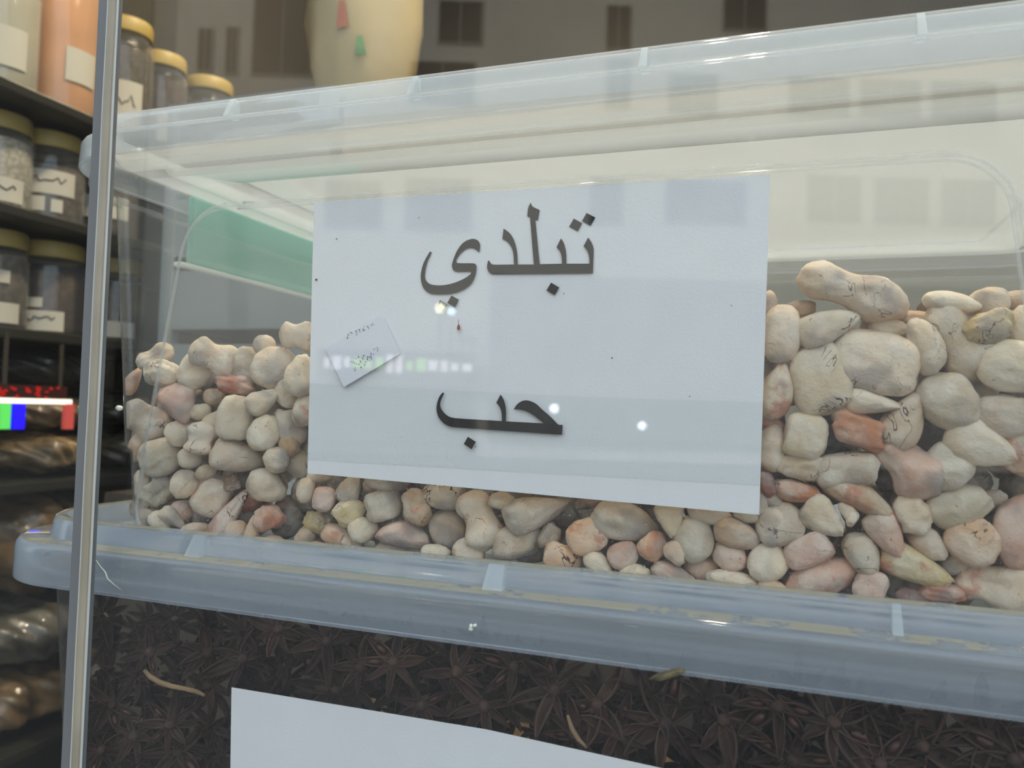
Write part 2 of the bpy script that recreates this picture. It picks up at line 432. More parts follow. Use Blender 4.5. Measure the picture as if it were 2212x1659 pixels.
def sweep(name, rings, mat, parent=None, cap_end=False, smooth=True, sharp=35, fn_disp=None, **kw):
    """rings: list of (x0,x1,y0,y1,r,z)"""
    vs, fs = [], []
    n = None
    for (x0, x1, y0, y1, r, z) in rings:
        P, N = rrect(x0, x1, y0, y1, r, **kw); n = len(P)
        for p, nr in zip(P, N):
            d = fn_disp(p[0], p[1], z, nr) if fn_disp else 0.0
            vs.append((p[0] + nr[0] * d, p[1] + nr[1] * d, z))
    for j in range(len(rings) - 1):
        for k in range(n):
            k2 = (k + 1) % n
            fs.append((j * n + k, j * n + k2, (j + 1) * n + k2, (j + 1) * n + k))
    if cap_end: fs.append([(len(rings) - 1) * n + k for k in range(n)])
    o = mesh_obj(name, vs, fs, mat, parent, smooth=smooth)
    if smooth and sharp: o.data.set_sharp_from_angle(angle=math.radians(sharp))
    return o
def smooth01(t):
    t = min(1.0, max(0.0, t)); return t * t * (3 - 2 * t)

# upper bin: wall position by height
UB = dict(z0=1.354, dz=0.169, x0=-0.3543, x1=0.190, y0=-0.003, y1=0.352, dx=0.0156, dy=0.009)
def ub_rect(z, o=0.0):
    t = (UB['z0'] - z) / UB['dz']; st = 0.0018 * smooth01((1.2245 - z) / 0.003)
    return (UB['x0'] + (UB['dx'] - 0.002) * t + st - o, UB['x1'] - UB['dx'] * t - st + o, UB['y0'] + (UB['dy'] - 0.0018) * t + st - o, UB['y1'] - UB['dy'] * t - st + o, 0.036 - 0.005 * t)
def wall_y(z): return ub_rect(z)[2]
def sdf_box(x, z, xc, zc, a, b, r):
    qx, qz = abs(x - xc) - (a - r), abs(z - zc) - (b - r)
    return math.hypot(max(qx, 0), max(qz, 0)) + min(max(qx, qz), 0) - r
def ub_disp(x, y, z, nr):
    if nr[1] < -0.99:      # raised panel on the long front wall, its sides leaning in downwards
        sh = (1.345 - z) * 0.22
        xs = x + sh if x < -0.1 else x - sh * 0.6
        d = sdf_box(xs, z, -0.1035, 1.262, 0.1815, 0.0865, 0.020)
        return 0.0030 * smooth01(-d / 0.0026)
    if nr[0] < -0.99:      # stepped hand grip band on the end wall
        d = sdf_box(y, z, 0.178, 1.42, 0.124, 0.081, 0.006)
        return 0.0035 * smooth01(-d / 0.004)
    return 0.0
zs = list(np.concatenate([[1.366, 1.364], np.linspace(1.360, 1.330, 44), np.linspace(1.329, 1.228, 60), np.linspace(1.2265, 1.2205, 7), np.linspace(1.217, 1.186, 10)]))
rings = []
for o, z in ((0.0125, 1.371), (0.0135, 1.3655), (0.013, 1.3645), (0.004, 1.3640), (0.002, 1.3640)):
    q = ub_rect(1.364); rings.append((q[0] - o, q[1] + o, q[2] - o, q[3] + o, q[4] + o, z))
for z in zs[2:]:
    q = ub_rect(z); rings.append((*q, z))
for o, z in ((-0.0005, 1.182), (-0.002, 1.1785), (-0.0045, 1.177), (-0.010, 1.1765)):
    q = ub_rect(1.186); rings.append((q[0] - o, q[1] + o, q[2] - o, q[3] + o, max(q[4] + o, 0.012), z))
ub = empty('storage_bin', (-0.08, 0.17, 1.1765))
tag(ub, 'clear plastic storage bin of pale baobab seeds with the lettered paper sign', 'bin')
def re_parent(o, root):
    o.parent = root; o.matrix_parent_inverse = Matrix.Translation(-Vector(root.location)); return o
re_parent(sweep('bin_body', rings, MAT['wall_plastic'], cap_end=True, fn_disp=ub_disp, nf=330, ne=80, nb=20, nc=10), ub)

# pale double tube standing in for gloss lines at the raised panel's edges
def panel_path(g):
    P = []
    for p, nrm in zip(*rrect(-0.1035 - 0.1815 - g, -0.1035 + 0.1815 + g, 1.262 - 0.0865 - g, 1.262 + 0.0865 + g, 0.022 + g, nf=30, ne=14, nb=30, nc=8)):
        z = p[1]
        if z < 1.1795: continue
        sh = (1.345 - z) * 0.22
        x = p[0] - sh if p[0] < -0.1 else p[0] + sh * 0.6
        P.append((x, wall_y(z) - 0.0030 * smooth01(-(g - 0.0004) / 0.0026) - 0.0002, z))
    return P
for g in (-0.0030, 0.0006):
    pts = panel_path(g); cut = max(range(1, len(pts)), key=lambda i: (Vector(pts[i]) - Vector(pts[i - 1])).length); pts = pts[cut:] + pts[:cut]
    re_parent(tube('moulded_rib', pts, [0.0006] * len(pts), MAT['moulding'], None, 8), ub)
def lid_rings(base, prof, ex=0.0):
    x0, x1, y0, y1, r = base
    out = []
    for o, z in prof:
        e = ex * smooth01((o - 0.006) / 0.006)      # the end ledges are wider than the long ones
        out.append((x0 + o + e, x1 - o - e, y0 + o, y1 - o, max(r - o, 0.004), z))
    return out
def thick(o, t):
    m = o.modifiers.new('thickness', 'SOLIDIFY'); m.thickness = t; m.offset = -1.0; m.use_even_offset = True; return o
# upper lid: skirt, ledge, ridge, recessed centre panels
UL = (-0.3702, 0.206, -0.022, 0.371, 0.050)
prof_u = [(0.0016, 1.3728), (0.0006, 1.3726), (0.0, 1.3732), (0.0004, 1.3838), (0.0014, 1.3858), (0.0030, 1.3866), (0.0058, 1.3869), (0.0066, 1.3874), (0.0074, 1.3950),
          (0.0086, 1.3972), (0.0104, 1.3980), (0.0125, 1.3975), (0.0140, 1.3960), (0.0160, 1.3830), (0.0175, 1.3815), (0.0400, 1.3812), (0.0420, 1.3800), (0.0432, 1.3782),
          (0.0700, 1.3780), (0.0715, 1.3790), (0.0725, 1.3803), (0.0900, 1.3805)]
ul = empty('bin_lid', (-0.08, 0.17, 1.3726)); tag(ul, 'translucent lid clipped on the bin of baobab seeds', 'lid')
re_parent(thick(sweep('lid_panel', lid_rings(UL, prof_u, 0.001), MAT['lid_plastic'], cap_end=True, nf=60, ne=30, nb=20, nc=14, sharp=38), 0.0012), ul)
# teal clip handle on the end of the bin, under the lid
def clip(x, y0, y1, z0, z1, root, sgn):
    bm = bmesh.new(); box_bm(bm, (min(x, x + sgn * 0.004), y0, z0), (max(x, x + sgn * 0.004), y1, z1), 0.0015)
    return re_parent(bm_obj('clip_handle', bm, MAT['teal']), root)
clip(-0.3620, 0.085, 0.31, 1.3390, 1.3840, ul, -1)['label'] = 'teal end clip'
clip(0.2000, 0.085, 0.31, 1.3390, 1.3840, ul, 1)['label'] = 'teal end clip'
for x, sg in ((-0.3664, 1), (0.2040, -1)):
    re_parent(box('clip_lip', (min(x, x + sg * 0.007), 0.075, 1.3360), (max(x, x + sg * 0.007), 0.31, 1.3388), MAT['lip'], None, 0.0008), ul)  # pale bar added as the highlight line along the clip's lower edge
def rib(px, py, w, zlo, zhi, ybase, ytop, root):
    p = on_y(px, py, ybase); x = p[0]
    bm = bmesh.new()
    vs = [bm.verts.new(c) for c in ((x - w, ybase, zlo), (x + w, ybase, zlo), (x + w * .8, ytop, zhi), (x - w * .8, ytop, zhi),
                                    (x - w, ybase + 0.008, zlo), (x + w, ybase + 0.008, zlo), (x + w * .8, ybase + 0.008, zhi), (x - w * .8, ybase + 0.008, zhi))]
    for f in ((0, 1, 2, 3), (5, 4, 7, 6), (4, 0, 3, 7), (1, 5, 6, 2), (3, 2, 6, 7), (4, 5, 1, 0)): bm.faces.new([vs[i] for i in f])
    re_parent(bm_obj('rib', bm, MAT['rib']), root)
for px, py in ((488, 222), (886, 165), (1388, 115), (1994, 30)):
    rib(px, py, 0.0016, 1.3868, 1.3962, -0.0195, -0.0150, ul)

# lower bin and its lid
LL = (-0.399, 0.215, -0.030, 0.380, 0.060)
prof_l = [(0.0012, 1.1567), (0.0003, 1.1565), (0.0, 1.1572), (0.0004, 1.1720), (0.0010, 1.1745), (0.0026, 1.1764), (0.0048, 1.1771), (0.0105, 1.1772), (0.0112, 1.1776), (0.0122, 1.1850),
          (0.0132, 1.1872), (0.0152, 1.1882), (0.0182, 1.1876), (0.0195, 1.1860), (0.0212, 1.1780), (0.0225, 1.1762), (0.1, 1.1760)]
ll = empty('bin_lid', (-0.09, 0.17, 1.1565)); tag(ll, 'dusty blue-grey translucent lid under the bin of baobab seeds', 'lid')
re_parent(thick(sweep('lid_panel', lid_rings(LL, prof_l, 0.008), MAT['lid_plastic_low'], cap_end=True, nf=60, ne=30, nb=20, nc=16, sharp=38), 0.0013), ll)
for px, py in ((413, 1195), (1062, 1262), (1941, 1350)):
    rib(px, py, 0.0042 if px < 1500 else 0.0017, 1.1773, 1.1868, -0.0222, -0.0170, ll)
LB = dict(z0=1.14, dz=0.19, x0=-0.3751, x1=0.192, y0=-0.012, y1=0.362, dx=0.016, dy=0.009)
def lb_rect(z):
    t = (LB['z0'] - z) / LB['dz']
    return (LB['x0'] + LB['dx'] * t, LB['x1'] - LB['dx'] * t, LB['y0'] + LB['dy'] * t, LB['y1'] - LB['dy'] * t, 0.040 - 0.005 * t)
def lwall_y(z): return lb_rect(z)[2]
rings = []
q = lb_rect(1.150)
for o, z in ((0.011, 1.1745), (0.012, 1.162), (0.011, 1.161), (0.002, 1.1605)):
    rings.append((q[0] - o, q[1] + o, q[2] - o, q[3] + o, q[4] + o, z))
for z in np.linspace(1.159, 0.952, 26): rings.append((*lb_rect(z), z))
q = lb_rect(0.95)
for o, z in ((-0.002, 0.945), (-0.008, 0.942)): rings.append((q[0] - o, q[1] + o, q[2] - o, q[3] + o, q[4] + o, z))
lb = empty('storage_bin', (-0.09, 0.17, 0.942)); tag(lb, 'clear plastic storage bin of dark star anise under the seed bin', 'bin')
re_parent(sweep('bin_body', rings, MAT['wall_plastic_low'], cap_end=True, nf=60, ne=30, nb=20, nc=10), lb)
# what the bins stand on
tb = empty('display_table', (-0.09, 0.17, 0.0)); tag(tb, 'plain wooden display table carrying the stacked storage bins', 'table')
m_tab = plain('table_wood', (96, 74, 52), 0.6, var=0.2, vscale=6)
re_parent(box('tabletop', (-0.42, -0.028, 0.905), (0.30, 0.42, 0.942), m_tab), tb)
for x in (-0.39, 0.27):
    for y in (0.0, 0.39): re_parent(box('leg', (x - 0.02, y - 0.02, 0), (x + 0.02, y + 0.02, 0.905), m_tab), tb)

# ------------------------------------------------------------------ paper signs
def smooth_poly(pts, sub=4, corner=42):
    n = len(pts); P = [np.array(p, float) for p in pts]
    def is_corner(i):
        a = P[i] - P[i - 1]; b = P[(i + 1) % n] - P[i]
        c = np.dot(a, b) / (np.linalg.norm(a) * np.linalg.norm(b) + 1e-9)
        return math.degrees(math.acos(max(-1, min(1, c)))) > corner
    cor = [is_corner(i) for i in range(n)]
    def tan(i):
        if cor[i]: return None
        return (P[(i + 1) % n] - P[i - 1]) / 2
    out = []
    for i in range(n):
        j = (i + 1) % n; p0, p1 = P[i], P[j]; d = p1 - p0
        t0, t1 = tan(i), tan(j)
        L = np.linalg.norm(d)
        if (t0 is None and t1 is None): out.append(p0); continue
        t0 = d if t0 is None else t0 / (np.linalg.norm(t0) + 1e-9) * L
        t1 = d if t1 is None else t1 / (np.linalg.norm(t1) + 1e-9) * L
        for s in range(sub):
            t = s / sub
            out.append((2 * t**3 - 3 * t**2 + 1) * p0 + (t**3 - 2 * t**2 + t) * t0 + (-2 * t**3 + 3 * t**2) * p1 + (t**3 - t**2) * t1)
    return out
def wall_hit(px, py, wy, off):
    Y = 0.0
    for _ in range(6):
        p = on_y(px, py, Y); Y = wy(p[2]) - off
    return on_y(px, py, Y)
OFFP = 0.0042
def flat_poly(name, polys, off, mat, parent, wy=wall_y, depth=0.0):
    bm = bmesh.new()
    for pl in polys:
        vs = [bm.verts.new(wall_hit(x, y, wy, off)) for x, y in pl]
        try: f = bm.faces.new(vs)
        except ValueError: continue
    bm.normal_update()
    if depth:
        r = bmesh.ops.extrude_face_region(bm, geom=bm.faces[:])
        for v in r['geom']:
            if isinstance(v, bmesh.types.BMVert): v.co.y += depth
    bmesh.ops.triangulate(bm, faces=bm.faces[:])
    bmesh.ops.recalc_face_normals(bm, faces=bm.faces[:])
    return bm_obj(name, bm, mat, parent)
PAPER = [(678, 437), (1664, 377), (1640, 1112), (664, 1022)]
paper = flat_poly('paper_sign', [PAPER], OFFP, MAT['paper'], None, depth=0.0003)
tag(paper, 'white paper sign with two big black Arabic words on the upper bin', 'sign')
K1, A1 = 5.0273, (880, 420)
def z1(pts, k=K1, a=A1): return [(a[0] + x / k, a[1] + y / k) for x, y in pts]
TBLD = [(2015, 857), (2019, 720), (2023, 600), (2010, 545), (1990, 505), (1963, 468), (1913, 562), (1945, 600), (1965, 640), (1975, 690), (1977, 752), (1727, 752),
        (1724, 640), (1712, 570), (1695, 520), (1668, 477), (1620, 572), (1655, 615), (1672, 660), (1680, 752), (1437, 757), (1390, 278), (1417, 283), (1437, 168), (1385, 145), (1355, 125), (1337, 88),
        (1312, 150), (1303, 238), (1332, 250), (1373, 760), (1197, 760), (1197, 700), (1190, 620), (1170, 530), (1140, 460), (1100, 410), (1045, 370), (1031, 484), (1080, 510), (1125, 565), (1150, 640), (1158, 760),
        (940, 762), (915, 755), (898, 735), (888, 717), (875, 722), (868, 760), (866, 800), (880, 835), (905, 858), (935, 865)]
YA = [(245, 619), (266, 630), (225, 715), (200, 800), (190, 880), (200, 930), (240, 970), (300, 985), (390, 985), (480, 968), (560, 940), (640, 900), (690, 862), (692, 848), (680, 836),
      (530, 836), (500, 820), (485, 785), (487, 750), (505, 690), (540, 610), (590, 540), (640, 502), (690, 485), (725, 483), (765, 500), (788, 540), (788, 590), (779, 634),
      (760, 610), (730, 590), (690, 580), (650, 588), (610, 612), (570, 650), (540, 695), (529, 720), (533, 735), (548, 745), (700, 747), (735, 752), (750, 775), (748, 830), (735, 890),
      (700, 960), (640, 1015), (560, 1055), (470, 1078), (400, 1083), (300, 1083), (240, 1070), (190, 1035), (160, 985), (145, 910), (150, 840), (170, 760), (205, 685)]
HAB = [(1680, 600), (1687, 492), (1640, 487), (1600, 450), (1540, 390), (1470, 330), (1400, 265), (1340, 235), (1290, 225), (1240, 235), (1190, 270), (1155, 324), (1210, 325), (1280, 340), (1350, 375), (1420, 425), (1480, 475),
       (1070, 453), (1072, 340), (1060, 260), (1040, 205), (1012, 162), (966, 250), (1000, 295), (1020, 350), (1026, 450), (520, 418), (450, 400), (390, 350), (358, 290), (362, 235), (400, 150), (383, 138),
       (345, 190), (320, 270), (318, 340), (340, 410), (390, 470), (450, 505), (520, 518)]
D1 = [[(355, 1147), (437, 1193), (393, 1277), (310, 1228)], [(478, 1097), (560, 1143), (517, 1226), (433, 1178)], [(1560, 957), (1650, 1010), (1600, 1093), (1511, 1042)],
      [(1807, 262), (1899, 312), (1852, 400), (1757, 350)], [(1946, 201), (2040, 250), (1990, 339), (1896, 289)]]
D2 = [[(657, 620), (745, 677), (698, 757), (613, 700)]]
w1 = [z1(smooth_poly(TBLD)), z1(smooth_poly(YA))] + [z1(d) for d in D1]
w2 = [z1(smooth_poly(HAB), K1, (880, 820))] + [z1(d, K1, (880, 820)) for d in D2]
for i, w in enumerate(w1 + w2): flat_poly('letter_dot' if len(w) == 4 else 'lettering', [w], OFFP + 0.00025, MAT['ink'], paper)
flat_poly('stain', [smooth_poly([(988, 704), (991, 700), (994, 706), (994, 712), (990, 714), (987, 710)]), [(989.6, 690), (990.6, 690), (990.8, 703), (989.6, 703)]], OFFP + 0.00025, MAT['red_stain'], paper)
specks = []
for (x, y, r) in ((727, 516, 1.8), (683, 604, 3.0), (1218, 634, 1.4), (1322, 773, 2), (1490, 856, 1.5), (1027, 965, 1.5), (905, 470, 1.2), (1580, 660, 1.4)):
    specks.append([(x + r * math.cos(a) * (1 + .3 * math.sin(3 * a)), y + r * .8 * math.sin(a)) for a in np.linspace(0, 2 * math.pi, 8)[:-1]])
for w in specks: flat_poly('speck', [w], OFFP + 0.00025, MAT['ink'], paper)
KS, AS = 8.295, (680, 650)
st = flat_poly('sticker', [z1([(190, 850), (1190, 250), (1525, 945), (520, 1545)], KS, AS)], OFFP + 0.0008, MAT['sticker'], paper, depth=0.0005)
st['label'] = 'small tilted white price sticker with rubbed print'
rs = random.Random(5); marks = []
def mark_row(x0, y0, x1, y1, n, size):
    for i in range(n):
        t = i / max(1, n - 1); bx, by = x0 + (x1 - x0) * t, y0 + (y1 - y0) * t
        for k in range(3):
            cx, cy = bx + rs.uniform(-22, 22), by + rs.uniform(-size, size); w, h = rs.uniform(5, 15), rs.uniform(8, 26)
            a = math.radians(-30) + rs.uniform(-.5, .5)
            marks.append([(cx + w * math.cos(a + q) * (1 if j % 2 else .6) , cy + h * math.sin(a + q)) for j, q in enumerate(np.linspace(0, 2 * math.pi, 7)[:-1])])
mark_row(580, 640, 1030, 420, 7, 40)
mark_row(670, 1090, 1130, 900, 8, 70)
mark_row(720, 1210, 1000, 1060, 4, 35)
flat_poly('faded_print', [z1(m, KS, AS) for m in marks], OFFP + 0.00105, MAT['faded_ink'], st)
paper2 = flat_poly('paper_sign', [[(500, 1485), (1050, 1576), (1435, 1661), (1900, 1752), (1900, 2300), (490, 2200)]], 0.0006, MAT['paper'], None, wy=lwall_y, depth=0.0003)
tag(paper2, 'blank white paper sign on the lower bin of star anise', 'sign')

# ------------------------------------------------------------------ baobab seeds
PAL = dict(I=(230, 209, 181), C=(216, 193, 164), G=(194, 176, 153), B=(200, 176, 148), T=(188, 154, 121), P=(208, 168, 146), E=(214, 174, 138), O=(196, 132, 94), R=(168, 98, 74), Y=(202, 178, 128), N=(142, 116, 96))
def unit_ico(sub):
    bm = bmesh.new(); bmesh.ops.create_icosphere(bm, subdivisions=sub, radius=1.0)
    v = np.array([x.co[:] for x in bm.verts]); f = [[q.index for q in p.verts] for p in bm.faces]; bm.free(); return v, f
ICO = {s: unit_ico(s) for s in (3, 4)}
ICOM = {}
for s, (v, f) in ICO.items():
    me = bpy.data.meshes.new('seed_base'); me.from_pydata([tuple(x) for x in v], [], f); me.polygons.foreach_set('use_smooth', [True] * len(f)); ICOM[s] = me
def rdir(r):
    d = r.normal(size=3); return d / np.linalg.norm(d)
def seed_shape(kind, r, sub):
    """unit seed; local x is the long axis, z points away from the viewer"""
    d = ICO[sub][0].copy()
    p = {'b': 3.4, 'w': 2.4, 'e': 2.0, 'r': 2.25, 'k': 2.2, 'g': 2.5, 'l': 2.2}[kind]
    n = (np.abs(d) ** p).sum(1) ** (1 / p); v = d / n[:, None]
    amp = np.zeros(len(v))
    nb = {'b': 7, 'w': 6, 'e': 4, 'r': 5, 'k': 5, 'g': 16, 'l': 6}[kind]
    for _ in range(nb):
        c = rdir(r); kk = r.uniform(3, 9) if kind != 'g' else r.uniform(6, 26)
        amp += r.uniform(-0.24, 0.13) * np.exp(kk * (d @ c - 1))
    c = np.array([r.uniform(-.4, .4), r.uniform(-.4, .4), -1.0]); c /= np.linalg.norm(c)
    amp -= r.uniform(0.02, 0.12) * np.exp(r.uniform(8, 22) * (d @ c - 1))        # dimple towards the wall
    for f, a in ((5, .022), (11, .013), (21, .007)):
        w = rdir(r) * f, rdir(r) * f, rdir(r) * f
        a *= 2.8 if kind == 'g' else 1.35
        amp += a * (np.sin(d @ w[0] + r.uniform(0, 6)) + np.sin(d @ w[1] + r.uniform(0, 6)) * np.cos(d @ w[2]))
    v = v * (1 + amp)[:, None]
    x = v[:, 0]
    if kind == 'w': s = 0.80 - 0.42 * x; v[:, 1] *= s; v[:, 2] *= np.sqrt(np.maximum(s, .2))
    if kind == 'e': s = 0.94 - 0.18 * x; v[:, 1] *= s; v[:, 2] *= s
    if kind == 'k': v[:, 1] -= 0.30 * (x * x - 0.5)
    if kind == 'l': s = 0.86 + 0.20 * np.cos(x * 4.2 + 0.6) * -1; v[:, 1] *= s; v[:, 2] *= s
    lo, hi = v.min(0), v.max(0)
    v = (v - (lo + hi) / 2) / ((hi - lo) / 2)
    return v
def seed_object(px, py, w, h, ang, kind, col, gap, r, wy, name='baobab_seed', depth=0.86, sub=None):
    sub = sub or (4 if w * h > 2600 else 3)
    u = seed_shape(kind, r, sub)
    d = ray(px, py); dn = d / np.linalg.norm(d)
    e1 = np.cross(UPV, -dn); e1 /= np.linalg.norm(e1); e2 = np.cross(-dn, e1)
    ca, sa = math.cos(math.radians(ang)), math.sin(math.radians(ang))
    a1, a2 = e1 * ca + e2 * sa, -e1 * sa + e2 * ca
    z = (wy(1.25) + 0.012 - CAM[1]) / d[1]
    for _ in range(4):
        sx, sy = w / 2 / FPX * z * np.linalg.norm(d) ** .0, h / 2 / FPX * z
        sz = depth * 0.5 * (sx + sy) if abs(sx - sy) < 1e-9 else depth * min(max(sx, sy) * .75, (sx + sy) / 2)
        loc = u * np.array([sx, sy, sz]); P = loc @ np.array([a1, a2, dn])
        c = CAM + d * z
        Wp = P + c
        wall = np.array([wy(q) for q in np.linspace(1.0, 1.45, 91)])
        wv = np.interp(Wp[:, 2], np.linspace(1.0, 1.45, 91), wall)
        z += (gap + 0.0008 - (Wp[:, 1] - wv).min()) / d[1]
    me = ICOM[sub].copy(); me.name = name
    c = CAM + d * z
    zmin = (P + c)[:, 2].min()
    me.vertices.foreach_set('co', P.astype(np.float32).ravel()); me.update(); me.materials.clear(); me.materials.append(MAT['pulp'])
    o = link(bpy.data.objects.new(name, me)); o.location = c
    return o
